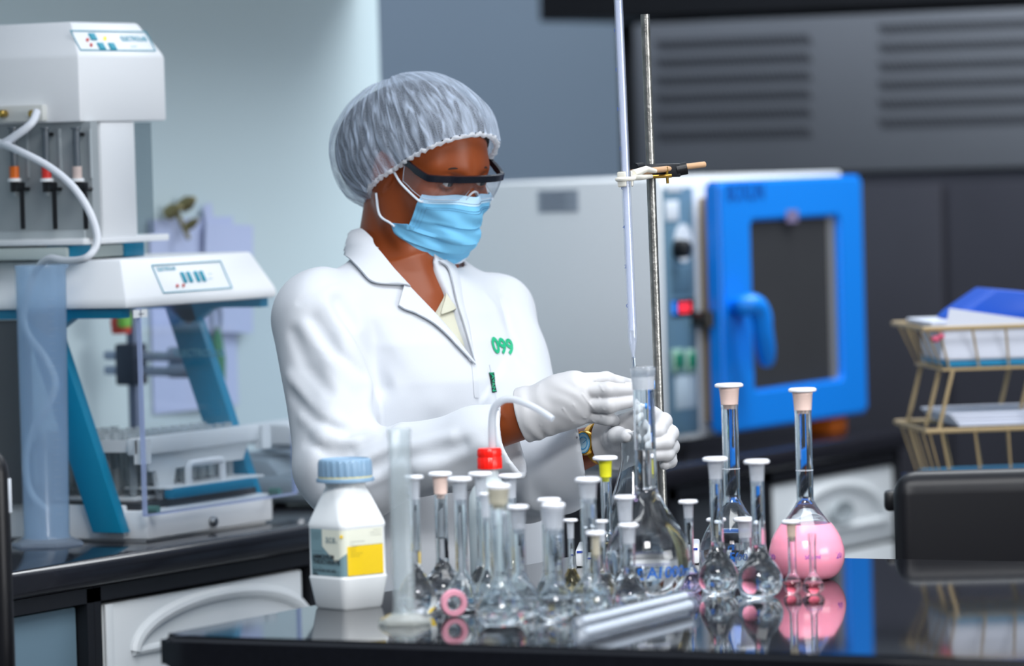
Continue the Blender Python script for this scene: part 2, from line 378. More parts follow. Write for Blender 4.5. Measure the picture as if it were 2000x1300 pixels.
# inner rack with its tubes
RK = mat('rack_white', 'eef1f2', .4, noise=.02)
xr = -3.905
g = MB(); y0r, y1r = 5.932, 6.30
g.box((-4.33, 5.955, 1.044), (xr-.02, y1r-.012, 1.05)); g.box((xr-.022, 5.935, 1.040), (xr, y1r, 1.066), .003); g.box((-4.33, 5.95, 1.044), (xr-.02, 5.957, 1.062)); g.box((xr-.006, 5.935, 1.062), (xr+.006, 5.955, 1.03), .003); g.box((xr-.006, 6.282, 1.062), (xr+.006, 6.302, 1.03), .003)
g.prism([(5.965, 1.042), (6.275, 1.042), (6.255, 1.012), (6.06, 1.012), (6.045, .96), (6.02, .96), (6.005, 1.012), (5.985, 1.012)], xr-.025, xr-.015, 'x', .001)
g.build('tube_rack', RK, r, origin=O)
g = MB(); g.box((-4.33, 5.965, .968), (xr-.03, 6.285, .974), .001); g.box((-4.33, 5.955, .974), (-4.325, 6.285, 1.044)); g.build('rack_floor', RK, r, origin=O)
g = MB(); g.box((-4.3, 5.94, .957), (xr-.005, 6.275, .9675)); g.build('drip_pan', mat('dark_pan', '3a3c40', .4), r, origin=O)
xt = -3.885
yl0, zl0 = P2(340, 970, xt); yl1, zl1 = P2(498, 944, xt)
g = MB(); g.box((xt-.02, yl0, zl0-.004), (xt, yl1, zl0+.013), .005); g.build('tray_lip', TEAL, r, origin=O)
g = MB(); g.box((xt-.09, yl0, zl0+.011), (xt-.004, yl1+.035, zl0+.0145), .001); g.build('tray', RK, r, origin=O)
hy0, hz0 = P2(369, 950, xt-.012); hy1, _ = P2(435, 938, xt-.012); hz1 = P2(369, 905, xt-.012)[1]
g = MB(); xh = xt-.012
g.tube(spline([(xh, hy0, zl0+.012), (xh, hy0, hz1-.012), (xh, hy0+.002, hz1-.003), (xh, hy0+.012, hz1), (xh, hy1-.012, hz1), (xh, hy1-.002, hz1-.003), (xh, hy1, hz1-.012), (xh, hy1, zl0+.012)], 4), .0058, 12); g.build('handle', WHITEP, r, origin=O)
# tubes standing in the rack, each a thing
tm = MB(); tm.lathe([(0, 0), (.004, .0005), (.0065, .004), (.007, .012), (.007, .094), (.0078, .096), (.0062, .096), (.006, .012), (.003, .004), (0, .003)], 14)
TUBE = pane('test_tube_glass', (.93, .95, .96, 1), 'dfe4e6', .30, .05)
first = None
for i in range(8):
    for j in range(11):
        if i > 1 and 1 < j: 
            if i > 4 or j > 6: continue
        x = xr-.045-i*.047; y = 5.985+j*.0275
        if first is None:
            first = tm.build('test_tube', TUBE); o = first
            tag(o, 'clear glass test tube standing in the white rack behind the clear panel', 'test tube', 'test tubes in the white rack')
        else:
            o = first.copy(); COL.objects.link(o)
        o.location = (x, y, .9745)

# ------------------------------------------------------------------ syringe unit standing on the hood
XU = -3.95
r = empty('syringe_sampler', (XU, 5.95, 1.34)); tag(r, 'white syringe sampling unit on teal feet on top of the rack machine', 'lab machine'); O = r.location
yh0, zh0 = P2(157, 238, XU); yh1, _ = P2(326, 236, XU); _, zh1 = P2(150, 108, XU); _, zh2 = P2(133, 40, XU)
g = MB(); frustum(g, XB, XU, yh0, yh1, zh0, zh1, zh2, .03, .028); head = g.build('head', WHITEP, r, origin=O)
A2 = (XU, zh1, XU-.03, zh2)
yc = (yh0+yh1)/2
g = MB(); panel_outline(g, yh0+.012, yh1-.02, .15, .72, A2); slope_text(g, 'ELECTROLAB', .012, yc+.02, .5, A2, 'LEFT', .02); slope_text(g, '-------', .008, yc+.035, .28, A2, 'LEFT', .02)
for yy, t in ((yc-.055, .55), (yc-.045, .27), (yc-.015, .27)):
    q = slope_frame(yy, t, *A2); g.box((-.0012, -.008, -.006), (.0012, .008, .006), .0008, M=Matrix.Translation(q) @ Matrix.Rotation(-math.atan2(.03, .05), 4, 'Y'))
g.build('control_panel', TXT_TEAL, head, origin=O)
g = MB()
for yy, t in ((yc-.075, .45), (yc-.072, .3)): g.lathe([(0, 0), (.003, 0), (.002, .002), (0, .002)], 12, M=Matrix.Translation(slope_frame(yy, t, *A2)) @ Matrix.Rotation(math.pi/2, 4, 'Y'))
g.build('indicator_light', MATS['red_lamp'], head, origin=O)
g = MB(); g.lathe([(0, 0), (.004, 0), (.003, .002), (0, .002)], 12, M=Matrix.Translation(slope_frame(yc-.025, .5, *A2)) @ Matrix.Rotation(math.pi/2, 4, 'Y')); g.build('indicator_light', mat('yellow_lamp', 'efe85a', .3, emit='efe85a', estr=.6), head, origin=O)
yc0, _ = P2(196, 240, XU-.004); yc1, _ = P2(263, 240, XU-.004); zp = 1.372
g = MB(); g.box((-4.1, yc0, zp), (XU-.004, yc1, zh0), .003); g.build('column', WHITEP, r, origin=O)
g = MB(); yk0, _ = P2(176, 240, XU-.006); g.box((-4.1, yk0, zp), (XU-.01, yc0-.002, zh0), .002); g.build('column_rail', GREYP, r, origin=O)
g = MB(); yw, _ = P2(300, 300, XU-.006); g.box((-4.1, yc1+.03, zp), (-4.097, yc1+.045, zh0)); g.v = []; g.f = []; g.box((XU-.012, yc1+.0, zp+.002), (XU-.009, yw, zh0-.002)); g.build('side_screen', pane('smoked_screen', (.72, .76, .78, 1), '8d979b', .1), r, origin=O)
y0, _ = P2(0, 462, -4.1); yp0, _ = P2(163, 470, XU); yp1, _ = P2(331, 456, XU)
g = MB(); g.box((-4.16, yp0, zp-.010), (XU, yp1, zp), .002); g.box((XB, yp0-.004, zp-.012), (-4.16, yp1-.01, zp-.001), .002); g.build('plate', WHITEP, r, origin=O)
g = MB(); xbb = float(ony(128, 480, yp0)[0]); g.box((XB, yp0+.002, 1.3405), (xbb, yp1-.03, zp-.0125), .003); g.build('base_box', mat('pale_grey_green', 'bcc7c4', .45), r, origin=O)
for p in ((137, 470, 178, 497), (243, 468, 283, 492)):
    a, _ = P2(p[0], p[1], XU-.03); c, _ = P2(p[2], p[3], XU-.03)
    for x in (XU-.03,):
        g = MB(); g.box((x-.045, a, 1.339), (x, c, zp-.0105), .002); g.build('foot', TEAL, r, origin=O)
# syringe panel on the near side, facing the camera
ys = yh0+.012
def S2(px, py, y=ys): q = ony(px, py, y); return float(q[0]), float(q[2])
g = MB(); g.box((XB, ys, zp), (S2(178, 300)[0], ys+.02, zh0)); g.build('syringe_panel', mat('grey_panel', 'a9b0b3', .5, noise=.03), r, origin=O)
xr_, zr_ = S2(0, 462); g = MB(); g.box((XB, ys-.004, zp-.004), (S2(168, 455)[0], ys+.02, zp+.012), .002); g.build('panel_rail', GREYP, r, origin=O)
g = MB(); x1_, z1_ = S2(92, 232, yh0); g.box((-4.3, yh0-.012, zh0+.003), (x1_, yh0+.001, zh0+.028), .002); g.build('port_strip', mat('ivory_plastic', 'd4d6d2', .45), r, origin=O)
SYR = mat('syringe_smoke', '5a636b', .25); 
rings = [(27, 'e8711c'), (90, 'd8322a'), (150, 'd3bfb8')]
for px, colr in rings:
    x, zt = S2(px-2, 252, ys-.02); zb = S2(px, 330, ys-.02)[1]; zr = S2(px, 348, ys-.02)[1]; zw = S2(px, 375, ys-.02)[1]; zn = S2(px, 448, ys-.02)[1]
    sy = MB(); sy.lathe([(0, zb), (.0055, zb), (.0055, zt), (.008, zt), (.008, zt+.003), (0, zt+.003)], 16, c=(x, ys-.02, 0)); s_ = sy.build('syringe', SYR, r, origin=O)
    k = MB(); k.lathe([(0, zr), (.0075, zr), (.0075, zb+.004), (0, zb+.004)], 16, c=(x, ys-.02, 0)); k.build('ring', mat('ring_'+colr, colr, .4), s_, origin=O)
    k = MB(); k.lathe([(0, zr-.005), (.0105, zr-.005), (.0105, zr), (0, zr)], 16, c=(x, ys-.02, 0)); k.build('collar', WHITEP, s_, origin=O)
    k = MB(); k.lathe([(0, zw), (.007, zw), (.007, zr-.005), (0, zr-.005)], 16, c=(x, ys-.02, 0)); k.box((x+.004, ys-.026, zw+.002), (x+.016, ys-.014, zr-.006), .002); k.box((x+.009, ys-.022, zn), (x+.015, ys-.016, zw+.006), .001); k.build('valve', BLACKP, s_, origin=O)
    k = MB(); k.box((x-.014, ys-.0005-.004, zn+.05), (x-.010, ys, zt)); k.box((x+.012, ys-.004, zr), (x+.015, ys, zt)); k.build('guide', GREYP, s_, origin=O)
    k = MB(); k.tube([(x, ys-.02, zt-.008), (x, ys-.001, zt-.008)], .003, 8); k.tube([(x+.012, ys-.02, zw+.004), (x+.012, ys-.001, zw+.004)], .003, 8); k.build('bracket', BLACKP, s_, origin=O)
# hoses: ports -> sampling hose that runs down into the tall cylinder
CY_ = float(onz(92, 1066)[1])-.003
HOSE = mat('white_silicone_hose', 'e3e7ee', .3, spec=.6)
def hose(pts, rr, name='hose'):
    w = [ony(px, py, y) for px, py, y in pts]; k = MB(); k.tube(spline(w, 6), rr, 10); return k.build(name, HOSE, r, origin=O)
hose([(72, 218, 5.84), (62, 240, 5.82), (35, 262, 5.81), (0, 283, 5.81), (-40, 292, 5.82), (-60, 300, 5.85)], .0062)
hose([(-60, 268, 5.86), (-10, 276, 5.82), (40, 296, 5.79), (95, 325, 5.79), (140, 362, 5.79), (172, 408, 5.79), (189, 455, 5.79), (186, 484, 5.785), (165, 505, 5.775), (130, 509, 5.79), (95, 505, 5.81), (70, 530, CY_), (54, 575, CY_), (46, 622, CY_), (60, 660, CY_), (90, 700, CY_), (108, 745, CY_), (96, 790, CY_), (64, 840, CY_), (50, 900, CY_), (60, 960, CY_), (95, 1000, CY_)], .0058, 'sampling_hose')
g = MB(); 
for px in (10, 69):
    x, z = S2(px, 222, yh0-.012); g.lathe([(0, 0), (.006, 0), (.006, .012), (.004, .014), (0, .014)], 12, M=Matrix.Translation((x, yh0-.011, z)) @ Matrix.Rotation(math.pi/2, 4, 'X'))
g.build('port', mat('brass', 'b99a52', .3, 1), r, origin=O)

# ------------------------------------------------------------------ tall measuring cylinders
def meas_cylinder(name, px, py, hpx_top, wpx, basepx, label, M1, M2, spout_ang, grads=0):
    c = onz(px, py); s = sc_at(c); H = (py-hpx_top)/s; R = wpx/2/s; RB = basepx/2/s
    o = empty(name, c); tag(o, label, 'measuring cylinder'); o.rotation_euler = (0, 0, 0)
    t = .0022
    prof = [(R-t, .016), (R-t, H-.004), (R+.0005, H), (R+.001, H-.003), (R, H-.008), (R, .018), (R+.004, .012), (R+.004, .0125)]
    g = MB(); g.lathe([(0, .013), (R-t, .0135)]+prof[0:6]+[(R+.003, .0125), (0, .0125)], 40)
    # pull the lip out into a spout
    vv = []
    for x, y, z in g.v:
        if z > H-.03 and (x*x+y*y)**.5 > R*.8:
            a = math.atan2(y, x)-spout_ang; a = (a+math.pi) % (2*math.pi)-math.pi
            w = math.exp(-(a/.28)**2)*((z-(H-.03))/.03)**1.5; k = 1+.42*w; x *= k; y *= k
        vv.append((x, y, z))
    g.v = vv
    g.build('tube', M1, o, smooth=60)
    b_ = MB(); hx = [(RB*math.cos(math.pi/3*k+.35), RB*math.sin(math.pi/3*k+.35)) for k in range(6)]
    bm = bmesh.new(); lo = [bm.verts.new((x, y, 0)) for x, y in hx]; mi = [bm.verts.new((x, y, .006)) for x, y in hx]; up = [bm.verts.new((x*(R+.006)/RB, y*(R+.006)/RB, .0135)) for x, y in hx]
    bm.faces.new(lo[::-1]); bm.faces.new(up)
    for A, B in ((lo, mi), (mi, up)):
        for i in range(6): bm.faces.new((A[i], A[(i+1) % 6], B[(i+1) % 6], B[i]))
    bmesh.ops.bevel(bm, geom=bm.edges[:], offset=.0018, segments=2, affect='EDGES'); b_.bm(bm); b_.build('foot', M2, o)
    if grads:
        k = MB(); a0 = TOCAM+.5
        for i in range(grads):
            z = .05+(H-.09)*i/grads; wdt = .5 if i % 5 == 0 else .3
            pts = [((R+.0003)*math.cos(a0+wdt*j/6), (R+.0003)*math.sin(a0+wdt*j/6), z) for j in range(7)]; k.tube(pts, .0003, 4)
        k.build('graduation', pane('raised_marks', (.8, .85, .9, 1), 'c8d4e0', .5), o)
    return o
PP = pane('blue_tinted_polypropylene', (.90, .965, 1, 1), 'd2e8ff', .34, .2, 1.4, True)
PP2 = pane('natural_polypropylene', (.96, .98, .99, 1), 'eef4f4', .17, .2, 1.4, True)
meas_cylinder('measuring_cylinder', 92, 1066, 517, 90, 148, 'tall translucent blue measuring cylinder with hose inside, on the counter', PP, pane('blue_tinted_foot', (.93, .96, 1, 1), 'd6e6fa', .5, .2, 1.4, True), TOCAM+math.pi/2-.15, 30)
meas_cylinder('measuring_cylinder', 791, 1219, 836, 45, 108, 'slim cloudy plastic measuring cylinder beside the white reagent bottle', PP2, pane('natural_foot', (.95, .97, .97, 1), 'eef1ec', .55, .2, 1.4, True), TOCAM-2.4, 20)

# ------------------------------------------------------------------ behind the machine: balance, stand, papers on the wall
c = onz(600, 985); r = empty('laboratory_balance', (c[0]-.02, c[1]+.03, .91)); tag(r, 'grey laboratory balance with round steel pan, half behind the person', 'balance'); O = r.location
g = MB(); g.box((O[0]-.13, O[1]-.10, .916), (O[0]+.11, O[1]+.10, .965), .02, 3); g.prism([(O[0]-.13, .95), (O[0]+.02, .95), (O[0]-.02, .99), (O[0]-.13, .995)], O[1]-.09, O[1]+.09, 'y', .008); g.build('housing', mat('balance_grey', '9aa8b2', .35), r, origin=O)
g = MB(); g.lathe([(0, .998), (.06, .998), (.068, 1.004), (.068, 1.008), (.06, 1.004), (0, 1.004)], 40, c=(O[0]-.01, O[1], 0)); g.lathe([(0, .985), (.03, .985), (.03, 1.0), (0, 1.0)], 20, c=(O[0]-.01, O[1], 0)); g.build('pan', CHROME, r, origin=O)
g = MB(); 
for dx in (-.1, .08):
    for dy in (-.08, .08): g.lathe([(0, .9105), (.012, .9105), (.012, .92), (0, .92)], 12, c=(O[0]+dx, O[1]+dy, 0))
g.build('foot', BLACKP, r, origin=O)
g = MB(); q = onz(545, 866, 1.03)
g.prism([(O[0]-.10, 1.012), (O[0]+.06, 1.012), (O[0]+.01, 1.045), (O[0]-.06, 1.047)], O[1]-.07, O[1]+.085, 'y', .003); t_ = g.build('document_folder', mat('folder_white', 'dfe3e6', .5), smooth=30); t_['label'] = 'pale folder lying on the pan of the grey balance'; t_['category'] = 'folder'
PAP = mat('lavender_paper', 'bcc8ea', .7, noise=.02); 
def sheet(px0, py0, px1, py1, off, label, rot=0):
    a = onx(px0, py0, XW); c = onx(px1, py1, XW); yc, zc = (a[1]+c[1])/2, (a[2]+c[2])/2; w, h = abs(c[1]-a[1])/2, abs(a[2]-c[2])/2
    g = MB(); n = 8; v = []; f = []
    for i in range(n+1):
        for j in range(n+1):
            u = -1+2*i/n; t = -1+2*j/n; v.append((off+.004*math.sin(2.2*u+1)*(1-t)*.5, u*w*math.cos(rot)-t*h*math.sin(rot), u*w*math.sin(rot)+t*h*math.cos(rot)))
    for i in range(n):
        for j in range(n): q = i*(n+1)+j; f.append((q, q+1, q+n+2, q+n+1))
    v += [(p[0]+.0008, p[1], p[2]) for p in v]; N = (n+1)**2
    f += [tuple(k+N for k in q[::-1]) for q in f]
    g.add(v, f); o = g.build('paper_sheet', PAP); o.location = (XW, yc, zc); tag(o, label, 'paper sheet', 'papers pinned on the wall'); return o
sheet(285, 430, 460, 790, .006, 'widest lavender sheet pinned on the wall behind the rack machine')
sheet(400, 395, 425, 640, .012, 'narrow lavender sheet pinned under the clips above the machine', .25)
sheet(380, 440, 480, 645, .018, 'lavender sheet hanging right of the others on the wall', -.06)
g = MB(); a = onx(352, 412, XW+.03)
for dy, dz, rr in ((-.028, 0, .012), (.02, .012, .012), (.03, -.025, .008)): g.lathe([(0, -.01), (rr, -.01), (rr*1.1, .005), (rr*.4, .02), (0, .02)], 12, M=Matrix.Translation((a[0], a[1]+dy, a[2]+dz)) @ Matrix.Rotation(1.1, 4, 'Y'))
g.tube([(a[0], a[1]-.03, a[2]), (a[0], a[1]+.03, a[2]+.01)], .004, 8); g.tube([(a[0]-.025, a[1]+.02, a[2]+.01), (a[0], a[1]+.025, a[2]-.05)], .004, 8)
o = g.build('wall_clip', mat('dull_brass', '8d8560', .4, .6)); tag(o, 'dull brass clip holding the lavender papers on the wall', 'clip')
# retort stand with arms behind the glass
c = onz(258, 905); c = np.array([-4.36, 6.62, .91])
px_at = lambda px, py: ony(px, py, 6.62)
q = px_at(262, 700); c[0] = min(max(q[0], -4.43), -4.1)
r = empty('clamp_stand', c); tag(r, 'grey clamp stand with horizontal arms behind the rack machine', 'stand'); O = r.location
g = MB(); g.box((c[0]-.06, c[1]-.06, .911), (c[0]+.09, c[1]+.07, .925), .003); g.build('base_plate', mat('grey_enamel', '6f7a88', .4), r, origin=O)
g = MB(); g.tube([(c[0], c[1], .92), (c[0], c[1], 1.33)], .012, 14); g.build('rod', mat('slate_metal', '68758d', .4, .6), r, origin=O)
for z, col in ((1.135, '9aa7bd'), (1.16, '9aa7bd')):
    g = MB(); a_ = px_at(205, 700); b2 = px_at(335, 700); g.tube([(c[0]-.05, c[1]-.01, z), (c[0]+.11, c[1]-.01, z-.004)], .008, 10); g.lathe([(0, -.02), (.014, -.02), (.014, .02), (0, .02)], 14, M=Matrix.Translation((c[0]+.10, c[1]-.01, z)) @ Matrix.Rotation(math.pi/2, 4, 'Y')); g.build('clamp_arm', mat('pale_metal', '9aa7bd', .35, .7), r, origin=O)
g = MB(); g.box((c[0]-.02, c[1]-.03, 1.11), (c[0]+.02, c[1]+.012, 1.18), .004); g.build('boss_head', mat('dark_metal', '3a4352', .4, .5), r, origin=O)
g = MB(); a = ony(236, 628, 6.60); g.lathe([(0, -.02), (.016, -.02), (.018, 0), (.012, .02), (0, .02)], 16, c=tuple(a)); 
g.tube([tuple(a), (c[0], c[1], a[2])], .004, 8)
o = g.build('indicator_bulb', mat('red_plastic', 'c8493c', .4), r, origin=O)
g = MB(); a = ony(243, 622, 6.58); g.lathe([(0, -.014), (.011, -.014), (.012, 0), (.008, .014), (0, .014)], 16, c=tuple(a)); g.build('indicator_cap', mat('green_plastic', '74b84a', .4), o, origin=O)
a = onx(425, 690, XW+.022); g = MB(); g.lathe([(0, -.05), (.012, -.05), (.014, -.01), (.009, .03), (.004, .045), (0, .045)], 14, c=tuple(a)); o = g.build('screwdriver', mat('green_handle', '2f7d55', .4)); tag(o, 'green handled tool hanging on the wall beside the teal strut', 'tool')
g = MB(); l = [(a[0], a[1]+.014*math.sin(w), a[2]+.065+.03*math.cos(w)) for w in np.linspace(2.8, -2.8, 16)]; g.tube(l, .003, 8); g.build('hanging_loop', mat('grey_cord', '7b8797', .6), o)

# ------------------------------------------------------------------ drying oven on the counter
XO = -3.92; y0, y1 = 7.725, 8.535; z0, z1 = .937, 1.426; xb = -4.36
r = empty('drying_oven', (XO-.2, y0+.4, .91)); tag(r, 'large drying oven with bright blue door and grey side on the counter', 'oven'); O = r.location
OVG = mat('oven_grey_enamel', 'eef2f5', .38, noise=.02, nscale=4); OVB = mat('bright_blue_enamel', '0a86ee', .32, noise=.02, nscale=4); OVP = mat('slate_blue_panel', '5f8096', .4, noise=.03)
g = MB(); g.box((xb, y0, z0), (XO, y1, z1), .006); g.build('housing', OVG, r, origin=O)
ypl, ypr = P2(1297, 600, XO+.003)[0], P2(1352, 600, XO+.003)[0]
ypl = y0+.012; ypr = P2(1357, 600, XO)[0]
g = MB(); g.box((XO-.002, ypl, z0+.012), (XO+.003, ypr, z1-.018), .001); pn = g.build('control_panel', OVP, r, origin=O)
yc = (ypl+ypr)/2
def onpanel(px, py): return onx(px, py, XO+.004)
def plate(name, x0, py0, x1, py1, m_, th=.0015, par=pn):
    a = onpanel(x0, py0); c = onpanel(x1, py1); g = MB(); g.box((XO+.0025, a[1], c[2]), (XO+.003+th, c[1], a[2]), .0006); return g.build(name, m_, par, origin=O)
PW = mat('sticker_white', 'dfe6ee', .5)
plate('sticker', 1302, 358, 1332, 374, PW); plate('sticker', 1300, 392, 1326, 430, PW); plate('sticker', 1318, 735, 1360, 795, mat('pale_note', 'aebfcc', .6)); plate('display_frame', 1312, 525, 1350, 572, mat('panel_recess', '4e6c80', .5))
plate('display', 1312, 585, 1356, 616, BLACKP)
a = onpanel(1337, 601); g = MB(); text_plane(g, '88.8', .028, (XO+.0052, a[1], a[2]), (0, 1, 0), (0, 0, 1), bold=.02); g.build('red_digits', mat('red_led', 'ff3d4a', .4, emit='ff3040', estr=1.2), pn, origin=O)
a = onpanel(1317, 601); g = MB(); g.box((XO+.0045, a[1]-.012, a[2]-.012), (XO+.006, a[1]+.006, a[2]+.012)); g.build('blue_light', mat('blue_led', '2a78d8', .4, emit='2a78d8', estr=.5), pn, origin=O)
a = onpanel(1329, 480); g = MB(); RY = Matrix.Rotation(math.pi/2, 4, 'Y'); g.lathe([(0, 0), (.036, 0), (.036, .002), (0, .002)], 30, M=Matrix.Translation((XO+.003, a[1]+.012, a[2]+.005)) @ RY); g.build('dial_plate', PW, pn, origin=O)
a = onpanel(1318, 486); g = MB(); g.lathe([(0, 0), (.018, 0), (.017, .022), (.014, .025), (0, .025)], 24, M=Matrix.Translation((XO+.005, a[1]+.006, a[2])) @ RY); g.build('knob', BLACKP, pn, origin=O)
for px in (1321, 1347):
    a = onpanel(px, 704); g = MB(); g.box((XO+.003, a[1]-.022, a[2]-.022), (XO+.008, a[1]+.022, a[2]+.022), .003); s_ = g.build('switch', mat('switch_pale', '9fc4b4', .4), pn, origin=O)
    g = MB(); g.box((XO+.007, a[1]-.012, a[2]-.014), (XO+.013, a[1]+.012, a[2]+.014), .003); g.build('rocker', mat('switch_green', '0f7a58', .35), s_, origin=O)
# gasket between body and door, latch, door with window and handle
dy0, dy1 = 7.868, 8.512; dz0, dz1 = .945, 1.418; XD = -3.865
g = MB(); g.box((XO, dy0+.02, dz0+.02), (XO+.022, dy1-.03, dz1-.03), .004); g.build('door_gasket', mat('tan_silicone', 'a78f68', .6), r, origin=O)
wy0, wz1 = P2(1467, 432, XD); wy1, wz0 = P2(1648, 738, XD)
g = MB(); bm = bmesh.new()
def rect(bm, y0, y1, z0, z1, x): return [bm.verts.new((x, a, c)) for a, c in ((y0, z0), (y1, z0), (y1, z1), (y0, z1))]
xi = XO+.022
A = rect(bm, dy0, dy1, dz0, dz1, xi); B = rect(bm, dy0, dy1, dz0, dz1, XD); Cq = rect(bm, wy0, wy1, wz0, wz1, XD); D = rect(bm, wy0, wy1, wz0, wz1, xi)
for P_, Q_ in ((A, B), (B, Cq), (Cq, D), (D, A)):
    for i in range(4): bm.faces.new((P_[i], P_[(i+1) % 4], Q_[(i+1) % 4], Q_[i]))
bmesh.ops.recalc_face_normals(bm, faces=bm.faces[:]); bmesh.ops.bevel(bm, geom=bm.edges[:], offset=.006, segments=3, affect='EDGES'); g.bm(bm); door = g.build('door', OVB, r, origin=O)
g = MB(); g.box((XD-.016, wy0-.004, wz0-.004), (XD-.011, wy1+.004, wz1+.004)); g.build('window_glass', mat('dark_window_glass', '3a3b3d', .12, noise=.12, nscale=5, spec=.5), door, origin=O)
g = MB(); g.box((XD-.011, wy1-.036, wz0), (XD-.009, wy1-.010, wz1)); g.build('window_strip', mat('pale_metal_strip', 'b5b3ad', .35, .6), door, origin=O)
a = onx(1547, 422, XD); g = MB(); g.box((XD-.001, a[1]-.025, a[2]-.012), (XD+.001, a[1]+.025, a[2]+.012)); g.build('sticker', mat('mauve_sticker', '7f7497', .5), door, origin=O)
a = onx(1456, 376, XD); g = MB(); text_plane(g, 'BOXUN', .046, (XD+.0012, a[1], a[2]), (0, 1, 0), (0, 0, 1), bold=.02); g.build('lettering', mat('dark_blue_print', '0b58b4', .5), door, origin=O)
hp = [onx(1446, 598, XD-.002), onx(1450, 598, XD+.028), onx(1472, 594, XD+.045), onx(1486, 612, XD+.05), onx(1491, 650, XD+.05), onx(1497, 695, XD+.045), onx(1497, 712, XD+.042)]
g = MB(); g.tube(spline(hp, 5), [.019]*6+[.020]*12+[.019]*6+list(np.linspace(.018, .012, 7)), 16); g.build('handle', OVB, door, origin=O)
a = onx(1382, 622, XO+.02); g = MB(); g.box((XO, a[1]-.035, a[2]-.012), (XO+.03, a[1]+.02, a[2]+.014), .004); g.lathe([(0, 0), (.012, 0), (.012, .03), (0, .03)], 14, c=(XO+.03, a[1]-.02, a[2]-.015)); g.build('latch', mat('dark_steel', '4a4844', .35, .8), r, origin=O)
FT = mat('orange_rubber', 'd2691e', .5)
for x, y in ((XO-.03, y0+.06), (XO-.0, 8.43), (xb+.05, y0+.06), (xb+.05, 8.43)):
    g = MB(); g.box((x-.03, y-.035, .9102), (x+.03, y+.035, z0+.004), .004); g.build('foot', FT if (x > -3.95 and y > 8) else BLACKP, r, origin=O)
yn = y0; a = ony(1050, 372, yn-.001); c = ony(1130, 414, yn-.001)
g = MB(); g.box((a[0], yn-.0015, c[2]), (c[0], yn+.001, a[2])); ss = g.build('notice', mat('notice_grey', 'aab4c0', .6), r, origin=O)
g = MB()
for k in range(5): 
    z = a[2]-(a[2]-c[2])*(k+.7)/5.4; g.box((a[0]+.006, yn-.0022, z-.0022), (c[0]-.006-(.02 if k % 2 else 0), yn-.0014, z+.0022))
g.build('notice_print', mat('notice_ink', '7d8796', .6), ss, origin=O)

# ------------------------------------------------------------------ stainless cabinet with louvres at the far end
YS = 9.3
xa = float(ony(1236, 60, YS)[0]); zt = float(ony(1600, 32, YS)[2]); zm = float(ony(1700, 335, YS)[2]); xR = -2.6
r = empty('steel_cabinet', ((xa+xR)/2, YS+.4, 0)); tag(r, 'tall stainless cabinet with rows of louvres at the far end of the room', 'cabinet'); O = r.location
SSU = mat('stainless_upper', '757980', .45, .4, noise=.10, nscale=3); SSL = mat('stainless_lower', '4c4c54', .30, .6, noise=.25, nscale=2.2)
g = MB(); g.box((xa, YS, zm), (xR, YS+.7, zt), .006); up = g.build('upper_housing', SSU, r, origin=O)
g = MB(); g.box((xa+.01, YS+.02, .02), (xR, YS+.7, zm-.004), .004); g.build('lower_housing', SSL, r, origin=O)
xm_ = float(ony(1850, 600, YS)[0])
for a_, c_ in ((xa+.03, xm_-.01), (xm_+.005, xR-.05)):
    g = MB(); g.box((a_, YS+.005, .1), (c_, YS+.022, zm-.03), .004); g.build('door', SSL, r, origin=O)
def louvre_row(x0, x1, zc, hh, n):
    g = MB(); dx = (x1-x0)/n
    for i in range(n):
        xl = x0+i*dx; sk = hh*.55
        p = [(xl, zc+hh/2), (xl+dx*.48, zc+hh/2), (xl+dx*.48+sk, zc-hh/2), (xl+sk, zc-hh/2)]
        g.prism(p, YS-.004, YS+.002, 'y')
    return g
LV = mat('louvre_dark', '34363c', .5)
for (pxa, pxb, rows) in ((1281, 1592, (88, 123, 158, 193, 228, 266)), (1716, 2060, (56, 93, 130, 166, 203, 240))):
    for py in rows:
        pa = ony(pxa, py, YS); pb = ony(pxb, py-.038*(pxb-pxa), YS)
        n = 30
        louvre_row(float(pa[0]), float(pb[0])-.012, float(pa[2]), .021, n).build('louvre_row', LV, up, origin=O)
# dark tall panel standing in the gap between the slate wall and the steel cabinet
g = MB(); xg = float(ony(1206, 60, YS+.25)[0]); g.box((xg, YS+.25, 0), (xa-.004, YS+.6, zt+.012), .004); o = g.build('tall_panel', mat('near_black_panel', '14161a', .5, noise=.2)); tag(o, 'narrow black upright panel left of the steel cabinet', 'panel')
g = MB(); g.box((xa-.3, YS+.12, zt+.02), (xR, YS+.9, 2.6), .004); o = g.build('dark_void_slab', mat('black_void', '15171c', .6, noise=.3)); tag(o, 'black overhead cupboard put in for the dark void above the steel cabinet', 'slab')  # black block stands in for the dark void over the cabinet

# ------------------------------------------------------------------ near bench (black granite island)
TX0, TX1, TY0, TY1, TZ = -3.117, -.35, 4.752, 5.876, .91
g = MB(); bm = bmesh.new()
bmesh.ops.create_cube(bm, size=1)
for v in bm.verts: v.co = Vector(((TX0+TX1)/2+v.co.x*(TX1-TX0), (TY0+TY1)/2+v.co.y*(TY1-TY0), .888+v.co.z*.044))
ve = [e for e in bm.edges if abs(e.verts[0].co.z-e.verts[1].co.z) > .01]
bmesh.ops.bevel(bm, geom=ve, offset=.02, segments=4, affect='EDGES'); he = [e for e in bm.edges if abs(e.verts[0].co.z-e.verts[1].co.z) < 1e-5 and len(e.link_faces) == 2 and abs(e.link_faces[0].normal.z-e.link_faces[1].normal.z) > .5]
bmesh.ops.bevel(bm, geom=he, offset=.007, segments=3, affect='EDGES'); g.bm(bm)
tt = g.build('island_worktop', GRANITE); tag(tt, 'polished black granite bench top in the foreground carrying the glassware', 'worktop')
